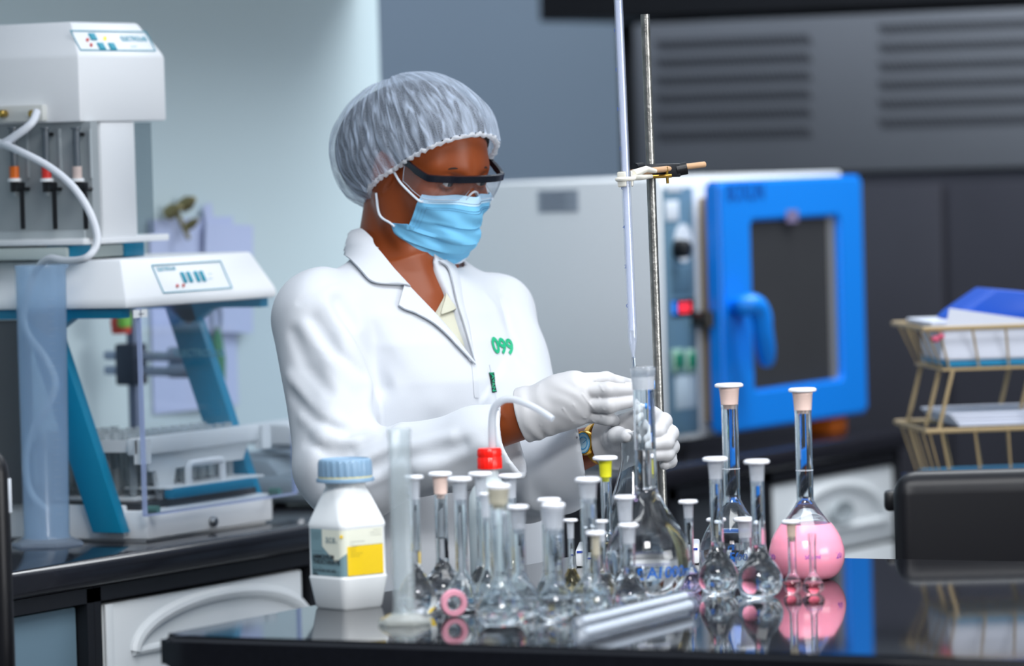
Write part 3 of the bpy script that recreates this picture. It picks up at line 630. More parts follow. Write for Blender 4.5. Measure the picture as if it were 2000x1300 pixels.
r = empty('island_cabinet', ((TX0+TX1)/2, (TY0+TY1)/2, 0)); tag(r, 'white fronted base under the foreground black bench top', 'cabinet'); O = r.location
g = MB(); g.box((TX0+.06, TY0+.03, .08), (TX1-.02, TY1-.06, .864)); g.build('carcass', DARKWOOD, r, origin=O)
g = MB(); xw = float(ony(383, 1290, TY0+.02)[0]); g.box((TX0+.03, TY0+.012, .08), (xw, TY0+.03, .862), .003); g.build('end_panel', DOORW, r, origin=O)

# ------------------------------------------------------------------ office chairs and the wire letter tray
LEA = mat('black_leatherette', '0c0c11', .38, bump=.03, bscale=400, spec=.4)
def office_chair(P, rz, ztop, w, h, label):
    r = empty('office_chair', (P[0], P[1], 0), rz); tag(r, label, 'chair')
    g = MB(); g.box((-w/2, -.035, ztop-h), (w/2, .035, ztop), .034, 5); 
    g.v = [(x, y+.10*((x/(w/2))**2)*-.35, z) for x, y, z in g.v]; g.build('backrest', LEA, r)
    g = MB(); g.box((-w/2+.03, -.5, .46), (w/2-.03, -.04, .54), .03, 4); g.build('seat', LEA, r)
    g = MB(); g.tube(spline([(0, .035, ztop-h*.55), (0, .06, .62), (0, .02, .47), (0, -.12, .445)], 5), .022, 10); g.build('back_bracket', BLACKP, r)
    g = MB(); g.box((-w/2-.012, -.012, ztop-.06), (-w/2+.01, .02, ztop-.03), .006); g.build('side_knob', BLACKP, r)
    g = MB(); g.lathe([(0, .09), (.028, .09), (.028, .3), (.018, .3), (.018, .455), (0, .455)], 18, c=(0, -.26, 0)); g.build('gas_column', BLACKP, r)
    for k in range(5):
        a = 2*math.pi*k/5+.3; g = MB(); e = (.29*math.cos(a), -.26+.29*math.sin(a)); g.tube([(0, -.26, .11), (e[0], e[1], .07)], [.026, .017], 10); l = g.build('leg', BLACKP, r)
        g = MB(); g.lathe([(0, -.022), (.02, -.022), (.026, -.016), (.026, .016), (.02, .022), (0, .022)], 18, M=Matrix.Translation((e[0], e[1], .027)) @ Matrix.Rotation(a, 4, 'Z') @ Matrix.Rotation(math.pi/2, 4, 'X')); g.build('castor', BLACKP, l)
    return r
c = ond(1985, 1005, 6.95)
office_chair(c, TH-.04, float(ond(1900, 916, 6.93)[2]), .365*1.0, .46, 'black leatherette office chair back behind the bench at the right edge')
c2 = ond(-161, 1000, 6.0); r2 = office_chair(c2, TH, float(ond(5, 868, 6.0)[2]), .245, .5, 'black chair at the left edge of the photo, only its rim in view')
g = MB(); q = ond(4, 968, 5.96); g.box((-.012, -.0025, -.022), (.012, .0025, .022), .001); o = g.build('tag', PW, r2); o.matrix_parent_inverse = Matrix.Identity(4); o.location = Matrix.Rotation(-TH, 4, 'Z') @ (Vector(q)-Vector((c2[0], c2[1], 0)))

# desk and letter tray behind the chair
DT = 7.6
g = MB(); q = ond(1905, 900, DT)
WIRE = mat('brass_wire', 'b39c74', .45, .1)
rt = empty('letter_tray', (q[0], q[1], .91), TH+.10); tag(rt, 'two tier gold wire letter tray full of papers behind the black chair', 'letter tray')
Mi = (Matrix.Translation(rt.location) @ Matrix.Rotation(TH+.10, 4, 'Z')).inverted()
def TL(px, py, d=DT): return Mi @ Vector(ond(px, py, d))
def dup_wires():
    pass
xl = TL(1806, 640).x; zt1 = TL(1806, 641).z; zb1 = TL(1830, 722).z; zt2 = TL(1806, 840).z; zb2 = .004
wI = .40; dI = .26
xs0 = xl+.004
def tier(zt, zb, name):
    g = MB(); xa_, xb_ = xs0, xs0+wI; ya, yb = -.02, dI
    g.tube([(xa_-.012, ya, zt), (xb_, ya, zt), (xb_, yb, zt), (xa_-.012, yb, zt)], .0042, 8, closed=True)
    fr = g.build('rim', WIRE, rt)
    ins = .022
    g2 = [(xa_+ins, ya+ins, zb), (xb_-ins, ya+ins, zb), (xb_-ins, yb-ins, zb), (xa_+ins, yb-ins, zb)]
    g = MB(); g.tube(g2, .0025, 8, closed=True); g.build('floor_wire', WIRE, rt)
    for k in range(8):
        t = k/7*.96+.03; x = xa_+t*wI; x2 = xa_+ins+t*(wI-2*ins)
        g = MB(); g.tube([(x, ya, zt), (x2, ya+ins, zb), (x2, yb-ins, zb), (x, yb, zt)], .0019, 6); g.build('wire', WIRE, rt)
    for k in range(5):
        t = k/4*.9+.05; y = ya+t*(yb-ya); y2 = ya+ins+t*(yb-ya-2*ins)
        g = MB(); g.tube([(xa_-.006, y, zt), (xa_+ins, y2, zb), (xb_-ins, y2, zb), (xb_, y, zt)], .0019, 6); g.build('wire', WIRE, rt)
tier(zt1, zb1, 'top'); tier(zt2, zb2, 'low')
for yy in (-.018, .09, .25):
    for xo in (xs0+.008, xs0+.16, xs0+.36):
        g = MB(); g.tube([(xo+.026, yy, zb1+.001), (xo, yy, zt2)], .0034, 8); g.build('post', WIRE, rt)
def flat_sheet(name, M_, x0, x1, y0_, y1_, z, th, m_, label, cat, rz=0, tilt=0, group=None, corner=0):
    g = MB(); g.box((0, 0, 0), (x1-x0, y1_-y0_, th), min(.002, th*.4)); o = g.build(name, m_)
    o.matrix_world = rt.matrix_basis @ Matrix.Translation((x0, y0_, z)) @ Matrix.Rotation(rz, 4, 'Z') @ Matrix.Rotation(tilt, 4, 'X')
    tag(o, label, cat, group); return o
PAPW = mat('white_paper', 'dfe4f2', .7, noise=.02)
x0 = xs0+.03
flat_sheet('folder', 0, x0, x0+.33, .01, .23, zb1+.004, .010, mat('teal_folder', '1f8fbf', .45), 'teal folder at the bottom of the upper letter tray tier', 'folder')
flat_sheet('paper_stack', 0, x0+.0, x0+.33, .0062, .23, zb1+.0145, zt1-zb1-.016, PAPW, 'white paper stack filling the upper letter tray tier', 'paper stack')
# a slanting top sheet, peaked at the left
g = MB(); za = zt1+.002
P_ = [(x0-.012, .004, za-.052), (x0+.005, .004, za+.030), (x0+.175, .004, za+.001), (x0+.30, .004, za-.052)]
v = [(x, y, z) for x, y, z in P_]+[(x, y+.0012, z) for x, y, z in P_]
g.add(v, [(0, 1, 2, 3), (7, 6, 5, 4), (0, 4, 5, 1), (1, 5, 6, 2), (2, 6, 7, 3), (3, 7, 4, 0)]); o = g.build('paper_sheet', PAPW); o.matrix_world = rt.matrix_basis; tag(o, 'white sheet standing slanted against the front of the upper tray tier', 'paper sheet')
flat_sheet('paper_pad', 0, x0-.02, x0+.30, .03, .25, zt1+.0015, .008, PAPW, 'loose white pages under the bright blue folder', 'paper stack')
g = MB(); bm = bmesh.new(); za = zt1+.0105
q0 = TL(1868, 612); q1 = TL(1950, 566); q2 = TL(2020, 572); q3 = TL(2060, 625)
g.prism([(q0.x, za), (q0.x+.012, za+.012), (q1.x, q1.z), (q2.x, q2.z), (q2.x+.08, q2.z-.01), (q2.x+.08, za)], .02, .19, 'y', .003)
o = g.build('folder', mat('royal_blue_folder', '0a58d0', .4)); o.matrix_world = rt.matrix_basis; tag(o, 'bright blue folder bulging on top of the letter tray', 'folder')
flat_sheet('folder', 0, x0, x0+.33, .01, .23, zb2+.005, .008, mat('dark_folder', '23252c', .5), 'dark folder at the bottom of the lower tray tier', 'folder')
flat_sheet('folder', 0, x0-.0, x0+.33, .006, .23, zb2+.0135, .008, mat('teal_folder', '1f8fbf'), 'teal folder in the lower letter tray tier', 'folder', .04)
for k in range(4): flat_sheet('paper_stack', 0, x0+.015-.004*k, x0+.34, .0+.003*k, .23, zt2+.004+.0055*k if k else zt2+.0045, .0048, PAPW, ('lowest', 'second', 'third', 'topmost')[k]+' white paper sheaf piled across the lower tray tier', 'paper stack', .01*k, 0, 'paper sheaves on the lower tier')
g = MB(); q = TL(1818, 660); g.lathe([(0, -.006), (.006, -.004), (.008, 0), (.006, .004), (0, .006)], 10, c=(q.x, -.026, q.z)); g.lathe([(0, -.005), (.005, -.003), (.006, 0), (.004, .004), (0, .005)], 10, c=(q.x+.009, -.027, q.z+.004)); g.build('pink_bead_tag', mat('pink_bead', 'd8607c', .5), rt)
g = MB(); g.box((xs0+.04, -.10, -.04), (xs0+.9, .5, -.0005), .004); o = g.build('side_desk', GRANITE_B); o.matrix_world = rt.matrix_basis; tag(o, 'dark desk top hidden behind the black chair, carrying the letter tray', 'desk')
rd = o
for (x, y) in ((xs0+.08, -.06), (xs0+.86, -.06), (xs0+.08, .46), (xs0+.86, .46)):
    g = MB(); g.box((x-.02, y-.02, -.909), (x+.02, y+.02, -.041)); g.build('leg', DARKWOOD, rd)

# ------------------------------------------------------------------ glassware on the bench
STW = mat('white_polyethylene', 'eef0f6', .35, sss=0, noise=.02)
def pale_plastic(name, colr): return mat(name, colr, .4, noise=.03, trans=.25, ior=1.5)
ST_CLEAR = pane('frosted_stopper', (.93, .95, .98, 1), 'eef2f8', .6, .15, 1.45, True)
ST_PINK = mat('pink_polyethylene', 'efd2c6', .4, noise=.03); ST_YEL = mat('yellow_polyethylene', 'e3e02a', .35, noise=.03); ST_CREAM = pane('cream_stopper', (.9, .88, .8, 1), 'ece5d2', .7, .15, 1.45, True)
FROST = glass('ground_glass', (.97, .98, 1, 1), 1.47, .35)
BODY = [(0, .62), (.04, .76), (.10, .865), (.20, .965), (.31, 1.0), (.43, .965), (.56, .85), (.70, .655), (.83, .44), (.92, .28), (.975, .18), (1, .1)]
def body_r(t, R, rn):
    for (a, ra), (c, rc) in zip(BODY, BODY[1:]):
        if a <= t <= c:
            k = (t-a)/(c-a); r_ = R*(ra+(rc-ra)*k); break
    else: r_ = 0
    e = max(0, (t-.55)/.45)
    return (r_**3+(rn*min(1, .2+e))**3)**(1/3) if t > .55 else r_
def flask(label, px, py, bw, yj, nw, ytop, sw, ystop, ytap, tap=None, disc=None, level=None, liq=None, vol=None, mark=None, squash=1.0):
    c = onz(px, py); s = sc_at(c); H = lambda y: (py-y)/s
    c = c+np.array([0, 0, .0004])
    o = empty('volumetric_flask', c); tag(o, label, 'flask', 'volumetric flasks on the black bench')
    R = bw/2/s*squash; rn = nw/2/s; hj = H(yj); ht = H(ytop)
    pts = spline([(max(rn*.5, body_r(t, R, rn)), t*hj) for t, _ in BODY], 4)
    outer = [(0, .0015), (R*.45, .0008), (pts[0][0]*.93, 0)]+[(float(p[0]), float(p[1])+.0006) for p in pts if p[1] > .0005]
    outer = [p for p in outer if p[1] < hj*.97]+[(rn*1.02, hj*1.0), (rn, hj+.006)]
    t_ = .0016 if R > .02 else .0011
    zt = zb = th = 0
    if sw:
        rs = sw/2/s; zt = H(ystop); zb = H(ytap); th = min(.0055, rs*.36); ht = zb+.0015; kf = 1.2
        top_ = [(rn, zb-.003), (rn*1.04, zb), (rn*1.04, ht)]
    else: top_ = [(rn, ht-.016), (rn*1.12, ht-.012), (rn*1.16, ht-.002), (rn*1.12, ht)]
    inner = [(max(r_-t_, .0004), z+t_*.9) for r_, z in outer[2:]]
    inner[-1] = (rn-t_, hj+.006)
    itop = [(rn-t_, zb-.003), (rn-t_, zb), (rn-t_, ht)] if sw else [(rn-t_, ht-.014), (rn*1.02, ht-.003), (rn*1.03, ht)]
    prof = outer+top_+itop[::-1]+inner[::-1]+[(0, inner[0][1])]
    solid = level is not None and not liq.name.startswith('milky')
    if solid:
        hl = H(level); ov = outer+top_; iv = inner+itop
        def at(L, z):
            for (ra, za), (rb_, zb_) in zip(L, L[1:]):
                if za <= z <= zb_ and zb_ > za: return ra+(rb_-ra)*(z-za)/(zb_-za)
            return L[-1][0]
        up_o = [(at(ov, hl+.0002), hl+.0002)]+[p for p in ov if p[1] > hl+.0003]; up_i = [(at(iv, hl+.0002), hl+.0002)]+[p for p in iv if p[1] > hl+.0003]
        prof = up_o+up_i[::-1]+[up_o[0]]
        belly = [p for p in outer+top_ if p[1] < hl]+[(at(ov, hl), hl), (at(iv, hl)*.8, hl-.0006), (0, hl-.0007)]
    g = MB(); g.lathe(prof, 44); g.build('glass_body', GLASS, o, smooth=50)
    # liquid fills the inside up to the level
    if solid:
        g = MB(); g.lathe(belly, 44); g.build('liquid', liq, o, smooth=50)
    elif level is not None:
        hl = H(level); lp = [(0, inner[0][1]-.0003)]+[(r_+.00025, z) for r_, z in inner if z < hl]
        rl = None
        full = inner+[(rn-t_, ht)]
        for (ra, za), (rb, zb) in zip(full, full[1:]):
            if za <= hl <= zb: rl = ra+(rb-ra)*(hl-za)/max(1e-6, zb-za)
        rl = rl or rn-t_
        lp += [(rl+.00025, hl), (0, hl-.0004)]
        opaque = liq.name.startswith('milky')
        if opaque: lp = [(r_+t_+.0001 if r_ > 0 else 0, z-(t_*.9 if r_ > 0 and z < hj*.5 and z > 0 else 0)) for r_, z in lp]; lp[0] = (0, .0003); lp[-1] = (0, hl)
        g = MB(); g.lathe(lp, 44); g.build('liquid', liq, o, smooth=50)
    # stopper
    if sw:
        g = MB(); g.lathe([(0, zt), (rs*.86, zt), (rs, zt-th*.3), (rs, zt-th*.75), (rs*.9, zt-th), (0, zt-th)], 32); d = g.build('stopper', disc or STW, o)
        g = MB(); g.lathe([(0, zt-th*.98), (rn*kf, zt-th*.98), (rn*kf, zt-th-.003), (rn*kf*.97, zt-th-.0035), (rn*1.02, ht+.0003), (rn*.93-t_, ht+.0002), (rn*.85-t_, zb-.004), (0, zb-.004)], 28); g.build('stopper_plug', tap or ST_CLEAR, d)
    if mark:
        zc = H(mark); g = MB(); g.tube([((rn+.0002)*math.cos(a), (rn+.0002)*math.sin(a), zc) for a in np.linspace(0, 2*math.pi, 33)[:-1]], .0004, 5, closed=True); g.build('ring_mark', mat('white_enamel', 'e8edf5', .4), o)
    if vol:
        txt, yv, size, colr, dang = vol
        def rf(z):
            zz = min(max(z, 0), hj*.999); t = zz/hj; return max(rn, body_r(t, R, rn))+.0007
        g = MB()
        for tx, off, sz in txt: text_cyl(g, tx, size*sz, 0, H(yv), TOCAM+dang+off, .015, rf)
        g.build('printing', mat(colr+'_enamel', colr, .45), o)
    return o
PINK = mat('milky_pink_solution', 'ff9db6', .18, noise=.02, spec=.5, sss=.25)
LAV = glass('lavender_water', (.93, .84, .98, 1), 1.34); ROSE = glass('rose_water', (.98, .72, .74, 1), 1.34); AMBER = glass('amber_water', (.96, .9, .7, 1), 1.34)
BLUE = '1f62b8'
flask('largest clear flask without stopper, full of water, in front of the burette', 1268, 1160, 168, 955, 42, 716, None, 0, 0, level=877, liq=WATER, vol=([('A', .06, 1.0), ('1000ml', .74, 1.0), ('In 20', -.42, .5)], 1113, .021, BLUE, 0))
flask('big round flask half full of milky pink liquid', 1577, 1131, 147, 978, 33, 792, 55, 757, 803, ST_PINK, level=1022, liq=PINK, mark=918, vol=([('20', .95, 1.0), ('500 ml', .1, .6), ('8285', -1.25, .9)], 1082, .013, '8a3fb4', 0))
flask('tall clear flask with pale pink plug left of the pink flask', 1434, 1126, 132, 975, 33, 785, 56, 748, 792, ST_PINK, level=1036, liq=WATER, mark=915, vol=([('500', .1, 1), ('A', -.6, 1)], 1083, .017, BLUE, 0))
flask('medium clear flask whose neck rises just left of the tall pink plugged one', 1404, 1158, 80, 1066, 25, 930, 50, 892, 938, level=1058, liq=WATER)
flask('medium clear flask with rounded belly in front of the pink flask', 1485, 1165, 90, 1070, 26, 935, 51, 897, 942, level=1064, liq=WATER)
flask('small flask at the left of the right-hand cluster, lavender tinted', 1349, 1158, 50, 1098, 17, 1010, 39, 976, 1014, level=1120, liq=LAV)
flask('short clear flask half hidden behind the medium flask with rounded belly', 1458, 1138, 56, 1068, 24, 1045, 46, 1010, 1052)
flask('short clear flask hidden behind the left medium flask of the right-hand cluster', 1402, 1136, 56, 1075, 22, 1045, 39, 1011, 1050, ST_CREAM)
flask('tiny flask with greenish plug and dark belly in front of the pink flask', 1549, 1158, 38, 1116, 16, 1045, 37, 1015, 1051, ST_CREAM, level=1135, liq=ROSE)
flask('tiny round flask with clear plug at the right end of the glassware', 1589, 1159, 44, 1119, 13, 1042, 0, 0, 0, level=1138, liq=ROSE)
flask('flask with yellow plug under a white stopper rim', 1189, 1143, 78, 1040, 22, 925, 49, 890, 934, ST_YEL, level=1060, liq=AMBER)
flask('flask with rosy stopper, second from the slim cylinder', 867, 1178, 84, 1098, 25, 960, 47, 921, 967, ST_PINK, level=1050, liq=WATER)
flask('flask half hidden behind the slim measuring cylinder', 816, 1200, 78, 1108, 19, 975, 38, 928, 978, level=1076, liq=WATER)
flask('clear flask behind the pink rubber ring', 905, 1192, 78, 1118, 24, 975, 48, 931, 978, level=1165, liq=WATER)
flask('clear flask just left of the wash bottle with its wide white stopper', 945, 1178, 60, 1095, 19, 965, 47, 921, 972, level=1105, liq=WATER)
flask('clear flask with wide white stopper right of the red capped wash bottle', 1003, 1166, 66, 1092, 21, 968, 47, 925, 975, level=1110, liq=WATER)
flask('foremost clear flask, little water in it, with blurred white stopper', 981, 1224, 102, 1131, 36, 990, 48, 945, 986, ST_CREAM, level=1192, liq=WATER)
flask('clear flask whose stopper peeps out left of the foremost large flask', 955, 1196, 54, 1110, 17, 1005, 26, 962, 1012)
flask('clear flask right of the foremost large one, stopper a little lower', 1017, 1208, 86, 1122, 26, 1028, 44, 986, 1035, level=1172, liq=WATER)
flask('clear flask with broad neck and milky band in its belly', 1087, 1211, 76, 1126, 36, 1030, 47, 982, 1035, level=1168, liq=WATER)
flask('clear flask whose stopper shows just behind the broad necked one', 1078, 1180, 60, 1110, 30, 1022, 47, 972, 1026)
flask('small slim flask behind the broad necked flask', 1118, 1164, 40, 1105, 12, 1050, 29, 1013, 1054, level=1110, liq=AMBER)
flask('tall clear flask with large white stopper left of the yellow plugged flask', 1155, 1198, 86, 1122, 30, 980, 50, 932, 976, level=1165, liq=WATER)
flask('small clear flask with creamy plug just behind the glass tubing', 1168, 1214, 62, 1132, 15, 1080, 39, 1037, 1086, ST_CREAM)
flask('small flask with bluish stopper and orange glint behind the creamy plug one', 1178, 1176, 50, 1105, 15, 1058, 29, 1015, 1060, level=1120, liq=WATER)
flask('clear flask with tall plug in front of the largest flask', 1226, 1174, 60, 1095, 26, 1010, 42, 967, 1020, level=1110, liq=WATER)
flask('clear flask with dark water, lower stopper, in front of the largest flask', 1232, 1190, 64, 1122, 23, 1062, 39, 1022, 1064, level=1105, liq=WATER)

for o in [o for o in bpy.data.objects if o.get('label', '').startswith('largest clear flask')]:
    s = sc_at(o.location); g = MB(); g.lathe([(24.5/s, (1160-718)/s), (21.4/s, (1160-760)/s), (21.2/s, (1160-760)/s), (24.3/s, (1160-718)/s), (24.5/s, (1160-718)/s)], 40); g.build('frosted_joint', pane('ground_joint', (.97, .98, 1, 1), 'fafcff', .42, .2, 1.4, True), o)
# conical flask held at the burette
cb = ond(1240, 1045, 6.40)
r = empty('conical_flask', cb); tag(r, 'clear conical flask held in the gloved left hand under the burette', 'flask'); s = sc_at(cb)
H = lambda y: (1045-y)/s
R = 60/s; rn = 23/s
out = [(0, .001), (R*.8, 0), (R*.96, .002), (R, .008), (R*.96, .02)]+[(R*.96+(rn-R*.96)*k, .02+(H(905)-.02)*k) for k in (.25, .5, .75)]+[(rn*1.06, H(905)), (rn, H(897)), (rn, H(848)), (rn*1.12, H(842))]
prof = out+[(rn*1.06, H(842))]+[(max(a-.0014, .0005), z+.0012) for a, z in out[1:-1]][::-1]+[(0, .0024)]
g = MB(); g.lathe(prof, 44); g.build('glass_body', GLASS, r, smooth=50)
# ------------------------------------------------------------------ retort stand, clamp, burette
pc = onz(1246, 1102)
r = empty('retort_stand', (pc[0], pc[1], .91)); tag(r, 'steel retort stand with white base plate and burette clamp', 'stand'); O = r.location
BW = mat('white_porcelain', 'e9ebee', .25); 
rod_b = ond(1297, 1055, 6.54); rod_t = ond(1260, 28, 6.54)
a = onz(1118, 1118); c = onz(1362, 1103)
Mb = Matrix.Translation((rod_b[0]-.02, rod_b[1]-.04, 0)) @ Matrix.Rotation(TH-.05, 4, 'Z')
g = MB(); g.box((-.085, -.075, .9105), (.085, .06, .934), .003, M=Mb); bp_ = g.build('base_plate', BW, r, origin=O)
g = MB(); g.box((-.083, -.0757, .9295), (.083, -.0748, .9325), M=Mb); g.build('blue_edge_line', mat('cobalt_line', '2340a8', .4), bp_, origin=O)
rb = Vector(rod_b); rb.z = .934; ax = (Vector(rod_t)-rb); 
ROD = mat('worn_steel_rod', '8b8a86', .34, .9, noise=.55, nscale=55, bump=.15, bscale=200)
g = MB(); g.tube([tuple(rb), tuple(rod_t)], .0065, 18); g.build('rod', ROD, r, origin=O)
g = MB(); g.lathe([(0, 0), (.013, 0), (.012, .012), (0, .013)], 16, c=tuple(rb)); g.build('rod_socket', CHROME, bp_, origin=O)
DB = 6.535
def K(px, py, dd=0): return Vector(ond(px, py, DB+dd))
BRASS = mat('brass_screw', 'b08a3e', .3, .9)
bh = [K(1248, 320), K(1326, 320), K(1326, 347), K(1248, 345)]
g = MB(); bx = (K(1326, 330)-K(1248, 332)).normalized(); bz = Vector((0, 0, 1)); bz = (bz-bx*bz.dot(bx)).normalized(); by = bz.cross(bx)
Mh = Matrix((bx, by, bz)).transposed().to_4x4(); Mh.translation = K(1287, 333)
g.box((-.030, -.017, -.0095), (.030, .017, .0095), .0025, M=Mh); bh_ = g.build('boss_head', mat('black_casting', '1b1d22', .38, .3), r, origin=O)
g = MB(); g.tube([K(1322, 332, -.01), K(1342, 328, -.01)], .0088, 18); g.build('thumb_screw', BLACKP, bh_, origin=O)
g = MB(); g.tube([K(1275, 345, -.02), K(1312, 343, -.02)], .0026, 10); g.tube([K(1302, 326, -.02), K(1304, 358, -.02)], .002, 10); g.build('clamp_screw', BRASS, bh_, origin=O)
g = MB(); g.tube([K(1240, 326, -.03), K(1256, 325, -.012)], .0055, 12); g.build('small_knob', BLACKP, bh_, origin=O)
g = MB(); g.tube([K(1234, 337, -.094), K(1300, 330, -.018), K(1376, 321, .02)], .0042, 12); arm = g.build('clamp_arm', mat('wooden_arm', 'c39c78', .5, noise=.15), r, origin=O)
IV = mat('ivory_clamp', 'e6e2d6', .4)
g = MB(); g.tube([K(1280, 334, -.045), K(1262, 330, -.07), K(1236, 340, -.100)], [.003, .0045, .006], 12); g.tube([K(1272, 344, -.05), K(1254, 346, -.08), K(1236, 344, -.100)], [.003, .004, .006], 12); g.build('clamp_fork', IV, arm, origin=O)
bu = [ond(1207, -260, 6.43), ond(1222, 345, 6.43), ond(1236, 662, 6.43)]
bt = Vector(ond(1197, -250, 6.43)); bb = Vector(ond(1236, 668, 6.43)); ax = (bt-bb).normalized()
Mq = Matrix.Translation(Vector(ond(1221.5, 347, 6.43))) @ ax.to_track_quat('Z', 'Y').to_matrix().to_4x4()
g = MB(); 
for a0 in (0, 2.1, 4.2):
    for zz in (-.008, .004):
        g.box((.0075, -.007, zz-.0045), (.0105, .007, zz+.0045), .002, M=Mq @ Matrix.Rotation(a0+TOCAM-.4, 4, 'Z'))
g.tube([Mq @ Vector((.0115*math.cos(w), .0115*math.sin(w), -.002)) for w in np.linspace(0, 2*math.pi, 25)[:-1]], .003, 8, closed=True); g.build('clamp_jaw', IV, arm, origin=O)
r = empty('burette', bb); tag(r, 'long glass burette with blue graduations clamped above the largest flask', 'burette'); O = r.location
L = (bt-bb).length; Mq = Matrix.Translation(bb) @ ax.to_track_quat('Z', 'Y').to_matrix().to_4x4()
g = MB(); g.lathe([(.0063, .006), (.0063, L), (.0047, L), (.0047, .006)], 28, M=Mq); g.lathe([(.0063, .006), (.0060, 0), (.0035, -.012), (.0018, -.022), (.0012, -.022), (.0022, -.012), (.0046, 0), (.0047, .006)], 28, M=Mq); g.build('glass_tube', pane('burette_glass', (.96, .97, 1, 1), 'e4ebf8', .12, .03, 1.5), r, origin=O)
zl = (Vector(ond(1234, 645, 6.43))-bb).length
g = MB(); g.lathe([(0, zl), (.0046, zl), (.0046, L-.01), (0, L-.01)], 24, M=Mq); g.build('liquid', pane('pale_titrant', (.95, .965, 1, 1), 'e8eefa', .45, .05, 1.33), r, origin=O)
wa = TOCAM-1.35
g = MB(); pts = [(.0066*math.cos(wa), .0066*math.sin(wa), .02), (.0066*math.cos(wa), .0066*math.sin(wa), L)]; g.tube([Mq @ Vector(p) for p in pts], .0008, 6); g.build('blue_stripe', mat('blue_stripe', '4d7bd6', .4), r, origin=O)
g = MB(); nT = int(L/.0135)
for k in range(nT):
    z = .05+k*.0135; w_ = .75 if k % 2 == 0 else .42
    g.tube([Mq @ Vector((.0065*math.cos(a), .0065*math.sin(a), z)) for a in np.linspace(wa+.1, wa+.1+w_, 5)], .0004, 5)
g.build('graduation', mat('blue_graduation', '3a5fb0', .5), r, origin=O)
g = MB(); v_ = []
for k in range(0, nT, 4): text_plane(g, str(k//2), .007, Mq @ Vector((.0067*math.cos(TOCAM+.1), .0067*math.sin(TOCAM+.1), .05+k*.0135)), (R0[0], R0[1], 0), ax, bold=.01)
g.build('numerals', MATS['blue_graduation'], r, origin=O)
sc0 = Vector(ond(1241, 752, 6.43))
g = MB(); g.tube([bb+ax*-.02, sc0+ax*.008, sc0], .0026, 12); g.tube([sc0, Vector(ond(1246, 838, 6.42))], [.0026, .0011], 12); g.build('tip', GLASS, r, origin=O)
g = MB(); g.tube([sc0-Vector(R0)*.004, sc0+Vector(R0)*.004], .0062, 14); g.tube([sc0-Vector(R0)*.014, sc0+Vector(R0)*.016], .0042, 12); stc = g.build('stopcock', mat('white_ptfe', 'e8ebf0', .4), r, origin=O)
g = MB(); g.tube([sc0+Vector(R0)*.016, sc0+Vector(R0)*.027], .006, 14); g.build('blue_nut', mat('blue_nut', '1f8ae0', .35), stc, origin=O)

# ------------------------------------------------------------------ reagent bottle
c = onz(682, 1185); r = empty('reagent_bottle', c, TOCAM+math.pi/4-.07); tag(r, 'white square reagent bottle with grey screw cap and yellow hazard label', 'bottle'); s = sc_at(c)
H = lambda y: (1187-y)/s
def oct_ring(a, ch, z):
    return [(a, -a+ch, z), (a, a-ch, z), (a-ch, a, z), (-a+ch, a, z), (-a, a-ch, z), (-a, -a+ch, z), (-a+ch, -a, z), (a-ch, -a, z)]
def rsq(a, rr, z, n=6):
    out = []
    for q, (sx, sy) in enumerate(((1, -1), (1, 1), (-1, 1), (-1, -1))):
        a0 = -math.pi/2+q*math.pi/2
        for k in range(n+1): w = a0+k/n*math.pi/2; out.append((sx*(a-rr)+rr*math.cos(w), sy*(a-rr)+rr*math.sin(w), z))
    return out
S = .0376
lv = [(S*.80, .006, 0), (S*.86, .008, .003), (S*1.01, .010, H(1128)), (S*1.01, .010, H(1125)), (S*.975, .009, H(1122)), (S*.975, .009, H(1032)), (S*1.0, .010, H(1028)), (S*1.0, .010, H(1022)), (S*.96, .012, H(1012)), (S*.80, .018, H(978)), (S*.68, .022, H(955)), (S*.665, S*.66, H(948)), (S*.72, S*.715, H(944)), (S*.72, S*.715, H(938)), (S*.6, S*.595, H(936)), (S*.6, S*.595, H(915))]
g = MB(); v = []; f = []
for a, rr, z in lv: v += rsq(a, rr, z)
N = 28
for k in range(len(lv)-1):
    for i in range(N): f.append((k*N+i, k*N+(i+1) % N, (k+1)*N+(i+1) % N, (k+1)*N+i))
f.append(tuple(range(N-1, -1, -1))); f.append(tuple((len(lv)-1)*N+i for i in range(N)))
g.add(v, f); HD = mat('white_hdpe', 'eef1f2', .32, noise=.015, spec=.5); g.build('body', HD, r, smooth=50)
CAPB = mat('grey_blue_cap', '7d9cb6', .38, noise=.03)
g = MB(); rc = 53/s; n = 48; 
prof = [(rc*1.05, H(940)), (rc*1.08, H(937)), (rc*1.05, H(932))]
g.lathe([(0, H(941)), (rc*1.07, H(941)), (rc*1.08, H(937)), (rc*1.05, H(933)), (0, H(933))], n); g.build('tamper_ring', CAPB, r)
g = MB(); v = []; rows = [(rc*.985, H(930), 1), (rc*.99, H(927), 1), (rc*.975, H(904), 1), (rc*.95, H(898), 0), (rc*.88, H(896), 0), (rc*.85, H(899), 0)]
nn = 144
for rr, z, rib in rows:
    for k in range(nn):
        w = 2*math.pi*k/nn; q = rr*(1+(.022*(1 if (k//3) % 2 else -.4) if rib else 0)); v.append((q*math.cos(w), q*math.sin(w), z))
f = []
for k in range(len(rows)-1):
    for i in range(nn): f.append((k*nn+i, k*nn+(i+1) % nn, (k+1)*nn+(i+1) % nn, (k+1)*nn+i))
f.append(tuple((len(rows)-1)*nn+i for i in range(nn))); f.append(tuple(range(nn-1, -1, -1))); g.add(v, f); g.build('screw_cap', CAPB, r, smooth=45)
g = MB(); g.lathe([(0, H(934)), (rc*1.0, H(934)), (rc*1.0, H(930)), (0, H(930))], 40); g.build('liner', mat('cap_liner_yellow', 'cfc48e', .5), r)
